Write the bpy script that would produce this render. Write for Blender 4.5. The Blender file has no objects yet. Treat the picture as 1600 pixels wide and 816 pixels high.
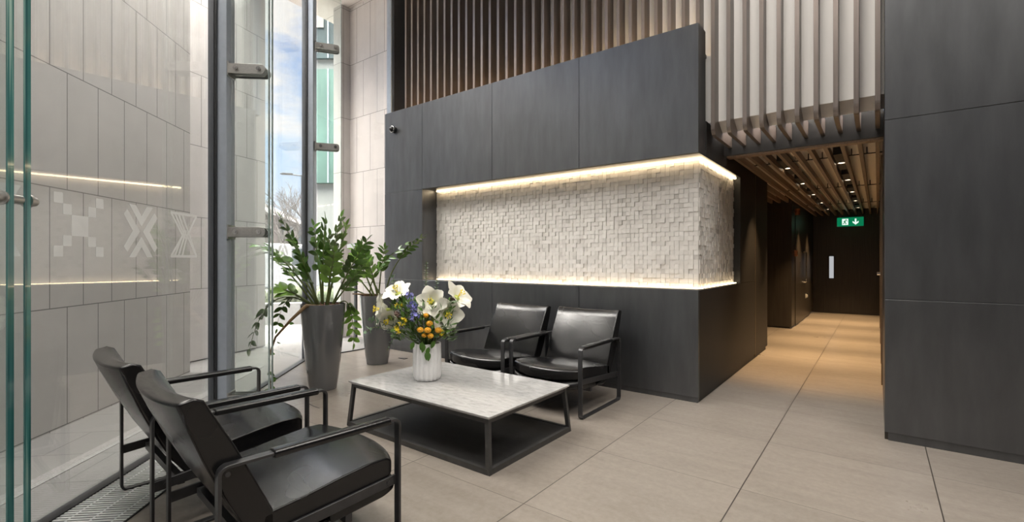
import bpy, bmesh, math, random
from mathutils import Vector, Matrix
random.seed(11)
SC = bpy.context.scene
COL = SC.collection
PI = math.pi

# ------------------------------------------------------------------ camera
CAM_H = 1.30
YAW = math.radians(37.4)
cd = bpy.data.cameras.new('camera'); cam = bpy.data.objects.new('camera', cd); COL.objects.link(cam)
cd.sensor_width = 36.0; cd.sensor_fit = 'HORIZONTAL'; cd.lens = 747.6 / 1600 * 36.0
cd.shift_y = -1.0 / 1600
cd.clip_start = 0.02; cd.clip_end = 500
cam.location = (0, 0, CAM_H); cam.rotation_euler = (PI / 2, 0, YAW)
SC.camera = cam
# ------------------------------------------------------------------ colour management
SC.view_settings.view_transform = 'Standard'
SC.view_settings.look = 'None'
SC.view_settings.gamma = 1.0
SC.view_settings.use_curve_mapping = False
SC.view_settings.exposure = 0.36
# ------------------------------------------------------------------ sky
SKY_TOP = 24.0       # sky overhead, out of view, made far brighter to light the scene
W = bpy.data.worlds.new('sky'); SC.world = W; W.use_nodes = True
wn = W.node_tree; wn.nodes.clear()
def wnode(t, **k):
    n = wn.nodes.new(t)
    for a, b in k.items(): setattr(n, a, b)
    return n
tc = wnode('ShaderNodeTexCoord'); sep = wnode('ShaderNodeSeparateXYZ'); wn.links.new(tc.outputs['Generated'], sep.inputs[0])
rmp = wnode('ShaderNodeValToRGB'); wn.links.new(sep.outputs['Z'], rmp.inputs[0])
e = rmp.color_ramp.elements
e[0].position = 0.0; e[0].color = (0.86, 0.92, 1.0, 1)
e[1].position = 0.45; e[1].color = (0.16, 0.36, 0.80, 1)
m2 = e.new(0.62); m2.color = (1.0, 0.94, 0.87, 1)
m1 = e.new(0.22); m1.color = (0.56, 0.76, 1.0, 1)
mp = wnode('ShaderNodeMapping'); wn.links.new(tc.outputs['Generated'], mp.inputs[0]); mp.inputs['Scale'].default_value = (1.6, 1.6, 4.2)
mp.inputs['Location'].default_value = (0.35, 0.1, 0.25)
nz = wnode('ShaderNodeTexNoise'); wn.links.new(mp.outputs[0], nz.inputs['Vector'])
nz.inputs['Scale'].default_value = 2.2; nz.inputs['Detail'].default_value = 7; nz.inputs['Roughness'].default_value = 0.58
cr = wnode('ShaderNodeValToRGB'); wn.links.new(nz.outputs['Fac'], cr.inputs[0])
cr.color_ramp.elements[0].position = 0.50; cr.color_ramp.elements[0].color = (0, 0, 0, 1)
cr.color_ramp.elements[1].position = 0.68; cr.color_ramp.elements[1].color = (1, 1, 1, 1)
mx = wnode('ShaderNodeMixRGB'); wn.links.new(cr.outputs[0], mx.inputs[0]); wn.links.new(rmp.outputs[0], mx.inputs[1])
mx.inputs[2].default_value = (1.0, 0.965, 0.93, 1)
bg = wnode('ShaderNodeBackground'); wn.links.new(mx.outputs[0], bg.inputs[0]); 
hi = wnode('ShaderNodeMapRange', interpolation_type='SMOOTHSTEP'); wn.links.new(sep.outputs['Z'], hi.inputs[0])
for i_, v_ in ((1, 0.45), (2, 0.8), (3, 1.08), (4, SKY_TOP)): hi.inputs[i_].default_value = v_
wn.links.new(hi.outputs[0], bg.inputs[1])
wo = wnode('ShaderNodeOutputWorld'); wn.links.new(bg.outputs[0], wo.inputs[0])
# ------------------------------------------------------------------ fill lights and sun
def area(name, loc, size, power, color=(1, 0.95, 0.88), rot=(0, 0, 0), sy=None):
    l = bpy.data.lights.new(name, 'AREA'); l.energy = power; l.color = color; l.size = size; l.spread = math.radians(140)
    if sy: l.shape = 'RECTANGLE'; l.size_y = sy
    o = bpy.data.objects.new(name, l); COL.objects.link(o); o.location = loc; o.rotation_euler = rot
    return o
FILL_POWER = 60
for x, y in ((-0.6, 3.3), (-0.6, 0.4), (2.2, 2.6), (2.4, 0.0)):
    area('ceiling_fill', (x, y, 5.70), 1.3, FILL_POWER)  # unseen area lights, added as fill for the lobby
SPOT_POWER = 190
LED_STRENGTH = 7
sun = bpy.data.lights.new('sun', 'SUN'); sun.energy = 1.1; sun.angle = math.radians(12); sun.color = (1, 0.95, 0.9)
so = bpy.data.objects.new('sun', sun); COL.objects.link(so); so.rotation_euler = (math.radians(42), 0, math.radians(-20))

# ================================================================== materials
class N:
    """tiny node helper around one material"""
    def __init__(s, name):
        s.m = bpy.data.materials.new(name); s.m.use_nodes = True
        s.t = s.m.node_tree; s.b = s.t.nodes['Principled BSDF']; s.o = s.t.nodes['Material Output']
    def new(s, t, **k):
        n = s.t.nodes.new(t)
        for a, b in k.items(): setattr(n, a, b)
        return n
    def link(s, a, b): s.t.links.new(a, b)
    def val(s, sock, v):
        if isinstance(v, bpy.types.NodeSocket): s.link(v, sock)
        else: sock.default_value = v
    def math(s, op, a, b=0.0, c=0.0):
        n = s.new('ShaderNodeMath', operation=op)
        for i, v in enumerate((a, b, c)): s.val(n.inputs[i], v)
        return n.outputs[0]
    def coord(s, scale=(1, 1, 1), kind='Object'):
        c = s.new('ShaderNodeTexCoord'); m = s.new('ShaderNodeMapping'); s.link(c.outputs[kind], m.inputs[0])
        m.inputs['Scale'].default_value = scale
        return m.outputs[0]
    def noise(s, vec, scale, detail=4, rough=0.55, dist=0.0):
        n = s.new('ShaderNodeTexNoise'); s.link(vec, n.inputs['Vector'])
        n.inputs['Scale'].default_value = scale; n.inputs['Detail'].default_value = detail
        n.inputs['Roughness'].default_value = rough; n.inputs['Distortion'].default_value = dist
        return n.outputs['Fac']
    def ramp(s, f, stops):
        r = s.new('ShaderNodeValToRGB'); s.link(f, r.inputs[0]); el = r.color_ramp.elements
        while len(el) < len(stops): el.new(0.5)
        for i, (p, c) in enumerate(stops):
            el[i].position = p; el[i].color = (c[0], c[1], c[2], 1) if hasattr(c, '__len__') else (c, c, c, 1)
        return r.outputs[0]
    def mix(s, f, a, b, mode='MIX'):
        n = s.new('ShaderNodeMixRGB', blend_type=mode)
        s.val(n.inputs[0], f)
        for i, v in ((1, a), (2, b)):
            if isinstance(v, bpy.types.NodeSocket): s.link(v, n.inputs[i])
            else: n.inputs[i].default_value = (v[0], v[1], v[2], 1)
        return n.outputs[0]
    def bump(s, h, strength=0.2, dist=0.01):
        n = s.new('ShaderNodeBump'); s.link(h, n.inputs['Height']); n.inputs['Strength'].default_value = strength
        n.inputs['Distance'].default_value = dist; s.link(n.outputs[0], s.b.inputs['Normal'])
    def base(s, c):
        if isinstance(c, bpy.types.NodeSocket): s.link(c, s.b.inputs['Base Color'])
        else: s.b.inputs['Base Color'].default_value = (c[0], c[1], c[2], 1)
    def set(s, **k):
        for a, v in k.items():
            s.val(s.b.inputs[a.replace('_', ' ')], v)
        return s

def plain(name, c, rough=0.5, metal=0.0, var=0.12, scale=20, bump=0.0, stretch=(1, 1, 1), **k):
    n = N(name); v = n.coord(stretch); f = n.noise(v, scale, 5)
    lo = [x * (1 - var) for x in c]; hi = [min(1, x * (1 + var)) for x in c]
    n.base(n.ramp(f, [(0.3, lo), (0.7, hi)])); n.set(Roughness=rough, Metallic=metal, **k)
    if bump: n.bump(f, bump, 0.004)
    return n.m

M = {}
M['black_panel'] = plain('black_wall_panel', (0.135, 0.139, 0.146), 0.37, 0.85, var=0.13, scale=3.2, stretch=(3, 3, 0.6), bump=0.02)
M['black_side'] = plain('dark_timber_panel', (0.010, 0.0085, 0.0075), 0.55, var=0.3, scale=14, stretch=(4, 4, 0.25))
M['slat'] = plain('brown_slat_timber', (0.105, 0.080, 0.066), 0.36, var=0.28, scale=30, stretch=(3, 3, 0.08), bump=0.03)
M['slat_edge'] = plain('satin_batten_edge', (0.25, 0.21, 0.19), 0.33, 0.6, var=0.12, scale=30, stretch=(3, 3, 0.08))
M['slat_ceiling'] = plain('ceiling_slat_timber', (0.20, 0.135, 0.09), 0.42, var=0.3, scale=30, stretch=(3, 0.1, 3))
M['corridor_wood'] = plain('corridor_timber', (0.032, 0.026, 0.021), 0.38, var=0.4, scale=22, stretch=(3, 3, 0.07))
M['white_panel'] = plain('pale_backing_panel', (0.88, 0.85, 0.82), 0.55, var=0.03, scale=5, stretch=(3, 3, 0.3))
M['soffit'] = plain('grey_soffit_board', (0.42, 0.385, 0.35), 0.6, var=0.05)
M['plaster'] = plain('white_plaster', (0.72, 0.71, 0.69), 0.7, var=0.03)
M['ceiling_white'] = plain('ceiling_paint', (0.75, 0.74, 0.72), 0.8, var=0.02)
M['dark_void'] = plain('dark_recess', (0.012, 0.011, 0.010), 0.6)
M['frame_metal'] = plain('blue_grey_mullion_metal', (0.36, 0.40, 0.46), 0.42, 0.2, var=0.05)
M['gasket'] = plain('black_gasket', (0.018, 0.019, 0.022), 0.5)
M['steel'] = plain('brushed_steel', (0.46, 0.45, 0.43), 0.34, 0.85, var=0.08, scale=60)
M['bolt'] = plain('polished_bolt', (0.62, 0.61, 0.60), 0.2, 1.0)
M['chair_metal'] = plain('dark_bar_steel', (0.075, 0.075, 0.078), 0.38, 0.7, var=0.12)
M['table_metal'] = plain('gunmetal_table_frame', (0.085, 0.084, 0.083), 0.42, 0.55, var=0.12)
M['soil'] = plain('bark_mulch', (0.13, 0.06, 0.035), 0.9, var=0.6, scale=60, bump=0.6)
M['vase'] = plain('matt_white_ceramic', (0.88, 0.875, 0.87), 0.42, var=0.02)
M['paving_light'] = plain('pale_granite_strip', (0.21, 0.207, 0.203), 0.7, var=0.25, scale=90)
M['asphalt'] = plain('road_asphalt', (0.24, 0.24, 0.245), 0.85, var=0.15)
M['brick'] = plain('far_brick', (0.115, 0.097, 0.09), 0.8, var=0.12, scale=6)
M['far_roof'] = plain('far_roof_slate', (0.085, 0.08, 0.08), 0.8)
M['far_glass'] = plain('far_window_glass', (0.03, 0.045, 0.05), 0.5, var=0.5, scale=0.9)
M['green_glass'] = plain('green_facade_glass', (0.085, 0.145, 0.125), 0.5, var=0.55, scale=0.35)
M['far_white'] = plain('white_cladding', (0.22, 0.215, 0.21), 0.6, var=0.04)
M['hedge'] = plain('hedge_green', (0.10, 0.115, 0.07), 0.9, var=0.6, scale=14)
M['bark'] = plain('bare_bark', (0.11, 0.10, 0.095), 0.9)
M['lamp_grey'] = plain('street_lamp_grey', (0.055, 0.057, 0.06), 0.5, 0.3)
M['car_white'] = plain('white_car_paint', (0.25, 0.255, 0.265), 0.25, var=0.02)
M['tyre'] = plain('tyre_rubber', (0.02, 0.02, 0.02), 0.8)
M['tail'] = plain('red_tail_lens', (0.6, 0.03, 0.02), 0.3)
M['black_plastic'] = plain('black_plastic', (0.015, 0.015, 0.016), 0.3)
M['copper'] = plain('copper_fitting', (0.62, 0.26, 0.13), 0.35, 0.8)
M['brass'] = plain('bronze_trim', (0.26, 0.19, 0.13), 0.35, 0.8)
M['white_plate'] = plain('white_plate', (0.78, 0.78, 0.77), 0.4)
M['stem'] = plain('green_stem', (0.10, 0.13, 0.035), 0.5, var=0.4, scale=12)
M['stem_brown'] = plain('brown_stem', (0.16, 0.10, 0.045), 0.6, var=0.4, scale=12)
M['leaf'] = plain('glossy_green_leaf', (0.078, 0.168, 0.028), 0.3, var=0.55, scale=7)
M['leaf_lit'] = plain('lit_green_leaf', (0.16, 0.30, 0.045), 0.32, var=0.45, scale=7)  # brighter copy of the leaf green, light on the leaves put into its colour
M['euc'] = plain('eucalyptus_leaf', (0.17, 0.26, 0.17), 0.5, var=0.3, scale=9)
M['petal'] = plain('white_petal', (0.84, 0.83, 0.73), 0.5, var=0.06, scale=12)
M['throat'] = plain('lime_throat', (0.55, 0.62, 0.16), 0.5)
M['orange'] = plain('orange_button_bloom', (0.86, 0.40, 0.025), 0.6, var=0.35, scale=90, bump=0.5)
M['yellow'] = plain('yellow_bloom', (0.90, 0.66, 0.03), 0.55, var=0.25, scale=30)
M['blue'] = plain('lavender_blue_bloom', (0.30, 0.30, 0.66), 0.5, var=0.3, scale=25)
M['mauve'] = plain('dusky_seed_head', (0.17, 0.11, 0.09), 0.8, var=0.6, scale=60, bump=0.5)
for k in ('leaf', 'leaf_lit', 'euc', 'petal'):
    pass

def m_emit(name, c, s):
    n = N(name); n.base((0, 0, 0)); n.b.inputs['Emission Color'].default_value = (*c, 1); n.b.inputs['Emission Strength'].default_value = s
    return n.m
M['led'] = m_emit('warm_led', (1.0, 0.77, 0.48), LED_STRENGTH)
M['cove'] = m_emit('warm_cove_led', (1.0, 0.66, 0.32), 45)
M['lamp_disc'] = m_emit('downlight_glow', (1.0, 0.80, 0.55), 9)
M['sign_green'] = m_emit('sign_green', (0.0, 0.16, 0.065), 0.9)
M['sign_white'] = m_emit('sign_white', (0.85, 1.0, 0.9), 0.8)

def m_floor():
    n = N('beige_porcelain_tile'); v = n.coord()
    sp = n.new('ShaderNodeSeparateXYZ'); n.link(v, sp.inputs[0])
    T = 0.8825
    tx = n.math('DIVIDE', n.math('ADD', sp.outputs[0], 0.62 + T * 20), T); ty = n.math('DIVIDE', n.math('ADD', sp.outputs[1], -2.95 + T * 20), T)
    fx = n.math('FRACT', tx); fy = n.math('FRACT', ty)
    ex = n.math('MINIMUM', fx, n.math('SUBTRACT', 1.0, fx)); ey = n.math('MINIMUM', fy, n.math('SUBTRACT', 1.0, fy))
    jx = n.math('LESS_THAN', ex, 0.0034); jy = n.math('LESS_THAN', ey, 0.0020)
    j = n.math('MAXIMUM', jx, jy)
    cb = n.new('ShaderNodeCombineXYZ'); n.link(n.math('FLOOR', tx), cb.inputs[0]); n.link(n.math('FLOOR', ty), cb.inputs[1])
    wnz = n.new('ShaderNodeTexWhiteNoise'); n.link(cb.outputs[0], wnz.inputs['Vector'])
    off = n.new('ShaderNodeVectorMath', operation='MULTIPLY_ADD'); n.link(cb.outputs[0], off.inputs[0]); off.inputs[1].default_value = (3.7, 5.3, 0); n.link(v, off.inputs[2])
    f1 = n.noise(off.outputs[0], 1.6, 8, 0.62); f2 = n.noise(off.outputs[0], 26, 6, 0.7)
    mm = n.new('ShaderNodeMapping'); n.link(off.outputs[0], mm.inputs[0]); mm.inputs['Scale'].default_value = (0.5, 4.0, 1)
    f3 = n.noise(mm.outputs[0], 2.2, 4)
    c = n.ramp(f1, [(0.28, (0.1944, 0.167, 0.1426)), (0.72, (0.2808, 0.2484, 0.2174))])
    c = n.mix(0.42, c, n.ramp(f2, [(0.3, (0.1548, 0.131, 0.1094)), (0.72, (0.3384, 0.3024, 0.2664))]))
    c = n.mix(0.22, c, n.ramp(f3, [(0.35, (0.1584, 0.1354, 0.113)), (0.65, (0.324, 0.288, 0.2534))]))
    tone = n.math('MULTIPLY_ADD', wnz.outputs['Value'], 0.10, 0.95)
    c = n.mix(1.0, c, n.ramp(n.math('MULTIPLY', tone, 0.5), [(0.0, 0.0), (1.0, 2.0)]), 'MULTIPLY')
    c = n.mix(j, c, (0.045, 0.038, 0.033))
    n.base(c); n.set(Roughness=n.ramp(f1, [(0.3, 0.34), (0.7, 0.27)]))
    h = n.math('SUBTRACT', n.math('MULTIPLY', f2, 0.08), j); n.bump(h, 0.18, 0.002)
    return n.m
M['floor'] = m_floor()

def m_stone(name, c, cols, rows=0.93, x0=0.0, half=True, axis_u=0, axis_v=2, v0=0.0, jw=0.004):
    n = N(name); v = n.coord(); sp = n.new('ShaderNodeSeparateXYZ'); n.link(v, sp.inputs[0])
    rv = n.math('DIVIDE', n.math('ADD', sp.outputs[axis_v], v0 + rows * 10), rows)
    ru = n.math('DIVIDE', n.math('ADD', sp.outputs[axis_u], -x0 + cols * 40), cols)
    if half: ru = n.math('ADD', ru, n.math('MULTIPLY', n.math('MODULO', n.math('FLOOR', rv), 2.0), 0.5))
    fu, fv = n.math('FRACT', ru), n.math('FRACT', rv)
    eu = n.math('MULTIPLY', n.math('MINIMUM', fu, n.math('SUBTRACT', 1.0, fu)), cols)
    ev = n.math('MULTIPLY', n.math('MINIMUM', fv, n.math('SUBTRACT', 1.0, fv)), rows)
    j = n.math('LESS_THAN', n.math('MINIMUM', eu, ev), jw)
    cb = n.new('ShaderNodeCombineXYZ'); n.link(n.math('FLOOR', ru), cb.inputs[0]); n.link(n.math('FLOOR', rv), cb.inputs[1])
    wnz = n.new('ShaderNodeTexWhiteNoise'); n.link(cb.outputs[0], wnz.inputs['Vector'])
    f = n.noise(v, 3.5, 8, 0.65); f2 = n.noise(v, 120, 3, 0.6)
    col = n.ramp(f, [(0.25, [x * 0.9 for x in c]), (0.75, [min(1, x * 1.07) for x in c])])
    col = n.mix(0.25, col, n.ramp(f2, [(0.3, [x * 0.8 for x in c]), (0.7, [min(1, x * 1.15) for x in c])]))
    col = n.mix(n.math('MULTIPLY', wnz.outputs['Value'], 0.16), col, [x * 0.72 for x in c])
    col = n.mix(j, col, [x * 0.30 for x in c])
    n.base(col); n.set(Roughness=0.7); n.bump(n.math('SUBTRACT', n.math('MULTIPLY', f2, 0.05), j), 0.25, 0.004)
    return n.m
M['stone_grey'] = m_stone('grey_limestone_slabs', (0.42, 0.405, 0.39), 0.3385, x0=0.011)
M['stone_far'] = m_stone('pale_limestone_slabs_far', (0.54, 0.515, 0.50), 0.36)
M['stone_pink'] = m_stone('pale_limestone_slabs', (0.55, 0.512, 0.485), 0.37, x0=0.0)
M['canopy'] = m_stone('canopy_panels', (0.66, 0.60, 0.56), 0.9, 1.2, axis_u=0, axis_v=1, half=False)
M['paving'] = m_stone('grey_paving', (0.15, 0.147, 0.143), 0.9, 0.45, axis_u=0, axis_v=1, jw=0.003)

def m_glass(name, tint, ior=1.5, rough=0.0):
    n = N(name); n.t.nodes.remove(n.b)
    tr = n.new('ShaderNodeBsdfTransparent'); tr.inputs[0].default_value = (*tint, 1)
    gl = n.new('ShaderNodeBsdfGlossy'); gl.inputs['Roughness'].default_value = rough; gl.inputs[0].default_value = (1.0, 1.0, 1.0, 1)
    fr = n.new('ShaderNodeFresnel'); ge = n.new('ShaderNodeNewGeometry')
    n.link(n.math('ADD', n.math('MULTIPLY', ge.outputs['Backfacing'], 1.0 / ior - ior), ior), fr.inputs['IOR'])
    mx_ = n.new('ShaderNodeMixShader'); n.link(fr.outputs[0], mx_.inputs[0]); n.link(tr.outputs[0], mx_.inputs[1]); n.link(gl.outputs[0], mx_.inputs[2])
    n.link(mx_.outputs[0], n.o.inputs[0])
    return n.m
M['glass'] = m_glass('clear_facade_glass', (0.975, 0.982, 0.979), 1.6)
M['fin_glass'] = m_glass('clear_fin_glass', (0.965, 0.985, 0.978), 1.45)
def m_edge():
    n = N('green_glass_edge'); v = n.coord((60, 60, 0.7)); f = n.noise(v, 1.0, 3)
    n.base(n.ramp(f, [(0.3, (0.01, 0.07, 0.075)), (0.55, (0.05, 0.19, 0.18)), (0.70, (0.42, 0.62, 0.55))])); n.set(Roughness=0.12)
    n.b.inputs['Coat Weight'].default_value = 0.6
    return n.m
M['glass_edge'] = m_edge()
M['glass_edge_pale'] = plain('pale_glass_edge', (0.30, 0.37, 0.36), 0.15, var=0.3)
def m_frost():
    n = N('frosted_vinyl'); n.t.nodes.remove(n.b)
    tr = n.new('ShaderNodeBsdfTransparent'); tl = n.new('ShaderNodeBsdfTranslucent'); df = n.new('ShaderNodeBsdfDiffuse')
    for q in (tl, df): q.inputs[0].default_value = (0.97, 0.98, 0.97, 1)
    a = n.new('ShaderNodeMixShader'); a.inputs[0].default_value = 0.5; n.link(tl.outputs[0], a.inputs[1]); n.link(df.outputs[0], a.inputs[2])
    b = n.new('ShaderNodeMixShader'); b.inputs[0].default_value = 0.42; n.link(tr.outputs[0], b.inputs[1]); n.link(a.outputs[0], b.inputs[2])
    n.link(b.outputs[0], n.o.inputs[0]); return n.m
M['frost'] = m_frost()
def m_leather():
    n = N('black_leather'); v = n.coord(); f = n.noise(v, 3.0, 1)
    w = n.coord((2.5, 7, 2.5)); c = n.noise(w, 1.6, 1, 0.5, 0.8)
    cr_ = n.ramp(c, [(0.46, 0.0), (0.5, 1.0), (0.54, 0.0)])
    n.base(n.ramp(f, [(0.3, (0.005, 0.005, 0.006)), (0.75, (0.011, 0.0105, 0.0105))]))
    n.set(Roughness=n.ramp(f, [(0.3, 0.20), (0.7, 0.30)]))
    n.b.inputs['Specular IOR Level'].default_value = 0.55
    h = n.math('ADD', n.math('MULTIPLY', f, 0.7), n.math('MULTIPLY', cr_, 0.05))
    n.bump(h, 0.35, 0.012); return n.m
M['leather'] = m_leather()
def m_marble():
    n = N('grey_white_marble'); v = n.coord((1.0, 2.6, 1)); 
    r = n.new('ShaderNodeMapping'); n.link(v, r.inputs[0]); r.inputs['Rotation'].default_value = (0, 0, 0.28)
    f = n.noise(r.outputs[0], 2.6, 10, 0.66, 0.9); g = n.noise(r.outputs[0], 11, 8, 0.7, 0.5)
    c = n.ramp(f, [(0.30, (0.24, 0.24, 0.245)), (0.43, (0.42, 0.42, 0.42)), (0.52, (0.43, 0.425, 0.42)), (0.70, (0.52, 0.515, 0.51))])
    c = n.mix(0.55, c, n.ramp(g, [(0.30, (0.20, 0.20, 0.205)), (0.48, (0.43, 0.425, 0.42)), (0.75, (0.60, 0.59, 0.585))]))
    n.base(c); n.set(Roughness=0.10); n.b.inputs['Coat Weight'].default_value = 0.3; return n.m
M['marble'] = m_marble()
n_ = N('glossy_grey_planter'); n_.base((0.115, 0.116, 0.12)); n_.set(Roughness=0.12); n_.b.inputs['Coat Weight'].default_value = 1.0; n_.b.inputs['Coat Roughness'].default_value = 0.06
M['planter'] = n_.m
def m_shelf():
    n = N('black_stained_shelf'); v = n.coord((2, 14, 2)); f = n.noise(v, 6, 6, 0.6)
    n.base(n.ramp(f, [(0.3, (0.010, 0.010, 0.010)), (0.7, (0.028, 0.027, 0.026))])); n.set(Roughness=0.36); n.bump(f, 0.1, 0.002); return n.m
M['shelf'] = m_shelf()
def m_mosaic():
    n = N('pale_stone_mosaic'); a = n.new('ShaderNodeAttribute'); a.attribute_name = 'tone'; v = n.coord(); f = n.noise(v, 40, 4)
    c = n.ramp(a.outputs['Fac'], [(0.0, (0.46, 0.435, 0.405)), (0.10, (0.56, 0.53, 0.50)), (0.5, (0.63, 0.60, 0.565)), (1.0, (0.70, 0.67, 0.635))])
    c = n.mix(0.12, c, n.ramp(f, [(0.3, (0.4, 0.38, 0.35)), (0.7, (0.75, 0.72, 0.69))]))
    n.base(c); n.set(Roughness=0.42); return n.m
M['mosaic'] = m_mosaic()

# ================================================================== mesh builder
class MB:
    def __init__(s): s.bm = bmesh.new(); s.mi = 0
    def _f(s, vs):
        try:
            f = s.bm.faces.new(vs); f.material_index = s.mi; return f
        except ValueError: return None
    def box(s, x0, x1, y0, y1, z0, z1, M4=None):
        p = [(x, y, z) for z in (z0, z1) for y in (y0, y1) for x in (x0, x1)]
        v = [s.bm.verts.new(M4 @ Vector(q) if M4 else q) for q in p]
        for q in ((0, 2, 3, 1), (4, 5, 7, 6), (0, 1, 5, 4), (2, 6, 7, 3), (0, 4, 6, 2), (1, 3, 7, 5)): s._f([v[i] for i in q])
        return s
    def prism(s, pts, a0, a1, axis='x', M4=None):
        """polygon extruded along an axis; pts in the remaining two coordinates"""
        def mk(p, a):
            q = {'x': (a, p[0], p[1]), 'y': (p[0], a, p[1]), 'z': (p[0], p[1], a)}[axis]
            return s.bm.verts.new(M4 @ Vector(q) if M4 else q)
        A = [mk(p, a0) for p in pts]; B = [mk(p, a1) for p in pts]; n = len(pts)
        s._f(A[::-1]); s._f(B)
        for i in range(n): s._f([A[i], A[(i + 1) % n], B[(i + 1) % n], B[i]])
        return s
    def tube(s, pts, r, seg=8, cap=True):
        pts = [Vector(p) for p in pts]; n = len(pts)
        if not hasattr(r, '__len__'): r = [r] * n
        rings = []; ref = None
        for i, p in enumerate(pts):
            t = (pts[min(i + 1, n - 1)] - pts[max(i - 1, 0)]).normalized()
            if ref is None: ref = Vector((0, 0, 1)) if abs(t.z) < 0.9 else Vector((1, 0, 0))
            u = (ref - t * ref.dot(t)).normalized(); w = t.cross(u); ref = u
            rings.append([s.bm.verts.new(p + (u * math.cos(2 * PI * k / seg) + w * math.sin(2 * PI * k / seg)) * r[i]) for k in range(seg)])
        for a, b in zip(rings, rings[1:]):
            for k in range(seg): s._f([a[k], a[(k + 1) % seg], b[(k + 1) % seg], b[k]])
        if cap: s._f(rings[0][::-1]); s._f(rings[-1])
        return s
    def lathe(s, prof, c=(0, 0, 0), seg=32, fn=None, capb=True, capt=False):
        rings = []
        for r, z in prof:
            ring = []
            for k in range(seg):
                a = 2 * PI * k / seg; rr = fn(a, r, z) if fn else r
                ring.append(s.bm.verts.new((c[0] + rr * math.cos(a), c[1] + rr * math.sin(a), c[2] + z)))
            rings.append(ring)
        for a, b in zip(rings, rings[1:]):
            for k in range(seg): s._f([a[k], a[(k + 1) % seg], b[(k + 1) % seg], b[k]])
        if capb: s._f(rings[0][::-1])
        if capt: s._f(rings[-1])
        return s
    def cyl(s, p0, p1, r, seg=16): return s.tube([p0, p1], r, seg)
    def ball(s, c, r, seg=10, sq=(1, 1, 1)):
        m = Matrix.Translation(c) @ Matrix.Diagonal((r * sq[0], r * sq[1], r * sq[2], 1))
        g = bmesh.ops.create_uvsphere(s.bm, u_segments=seg, v_segments=max(5, seg * 2 // 3), radius=1, matrix=m)
        for v in g['verts']:
            for f in v.link_faces: f.material_index = s.mi
        return s
    def build(s, name, mats, parent=None, smooth=None, bevel=0, seg=2, sub=0):
        me = bpy.data.meshes.new(name)
        bmesh.ops.recalc_face_normals(s.bm, faces=s.bm.faces[:])
        s.bm.to_mesh(me); s.bm.free()
        for m in (mats if isinstance(mats, (list, tuple)) else [mats]): me.materials.append(m)
        o = bpy.data.objects.new(name, me); COL.objects.link(o)
        if parent: o.parent = parent
        if smooth is not None:
            me.polygons.foreach_set('use_smooth', [True] * len(me.polygons))
            if smooth < 179: me.set_sharp_from_angle(angle=math.radians(smooth))
        if bevel:
            b = o.modifiers.new('bevel', 'BEVEL'); b.width = bevel; b.segments = seg; b.limit_method = 'ANGLE'; b.angle_limit = math.radians(40)
        if sub:
            q = o.modifiers.new('subdivision', 'SUBSURF'); q.levels = sub; q.render_levels = sub
        return o
def tag(o, label, cat, group=None):
    o['label'] = label; o['category'] = cat
    if group: o['group'] = group
    return o
def struct(o, label=None):
    o['kind'] = 'structure'
    if label: o['label'] = label
    return o
def empty(name, loc=(0, 0, 0), rz=0.0):
    o = bpy.data.objects.new(name, None); COL.objects.link(o); o.location = loc; o.rotation_euler = (0, 0, rz); o.empty_display_size = 0.1
    return o
def copy_tree(o, parent=None):
    c = o.copy(); COL.objects.link(c); c.parent = parent
    for ch in list(o.children): copy_tree(ch, c)
    return c

# facade line (measured): from A along D, inward normal NV
FA = Vector((-3.293, 0.487, 0)); FD = Vector((-0.6846, 0.7289, 0)); NV = Vector((0.7289, 0.6846, 0))
def fp(s_, n_=0.0, z=0.0): return FA + FD * s_ + NV * n_ + Vector((0, 0, z))
FROT = math.atan2(FD.y, FD.x)
FM = Matrix.Translation(FA) @ Matrix.Rotation(FROT, 4, 'Z')       # local x along facade; local +y = -NV (outside)

# ================================================================== SETTING
CEIL = 5.85
P_END = fp(4.03); CORNER_C = Vector((-5.97, 4.62, 0)); P_BACK = fp(-3.06)
b = MB()
poly = [(P_BACK.x, P_BACK.y), (4.5, P_BACK.y), (4.5, 4.4), (0.06, 4.4), (0.06, 14.3), (-3.2, 14.3), (-3.2, 4.62), (-5.97, 4.62), (P_END.x, P_END.y)]
b.prism(poly, -0.06, 0.0, 'z'); struct(b.build('floor', M['floor']), 'beige grey porcelain floor tiles')
b = MB().prism([(P_BACK.x, P_BACK.y), (4.5, P_BACK.y), (4.5, 4.9), (-5.97, 4.9), (P_END.x, P_END.y)], CEIL, CEIL + 0.1, 'z'); struct(b.build('ceiling', M['ceiling_white']))

# ---- feature wall -------------------------------------------------
WY, WX = 4.476, -1.291
WL = -5.79
wf = empty('wall_front', (0, 0, 0)); struct(wf, 'black panelled feature wall with a lit mosaic niche')
def panels(b, xs, y0, y1, z0, z1, gap=0.004):
    for a, c in zip(xs, xs[1:]): b.box(a + gap / 2, c - gap / 2, y0, y1, z0, z1)
b = MB()
XS = [WL, -4.976, -3.729, -2.525, WX]
panels(b, XS, WY, WY + 0.03, 0.05, 1.027)
panels(b, XS, WY, WY + 0.03, 2.283, 3.46)
b.box(WL, -4.978, WY, WY + 0.03, 1.031, 2.279)
b.build('front_panel', M['black_panel'], wf, bevel=0.0015, seg=1)
b = MB()
b.box(WL + 0.003, WX - 0.012, WY + 0.012, WY + 0.06, 0.0, 1.03)       # backing and plinth
b.box(WL, WX - 0.03, WY + 0.03, 4.756, 1.005, 1.03)                    # ledge
b.box(WL, -4.976, WY + 0.03, 5.0, 1.03, 2.28)                          # left jamb
b.box(WL, WX - 0.002, WY + 0.03, 6.13, 2.28, 2.34)                     # niche soffit
b.box(WL, WX - 0.03, WY + 0.03, WY + 0.085, 2.34, 3.455)               # upper back
b.box(WX - 0.03, WX - 0.002, WY + 0.03, 4.70, 2.34, 3.46)              # end return
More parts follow.
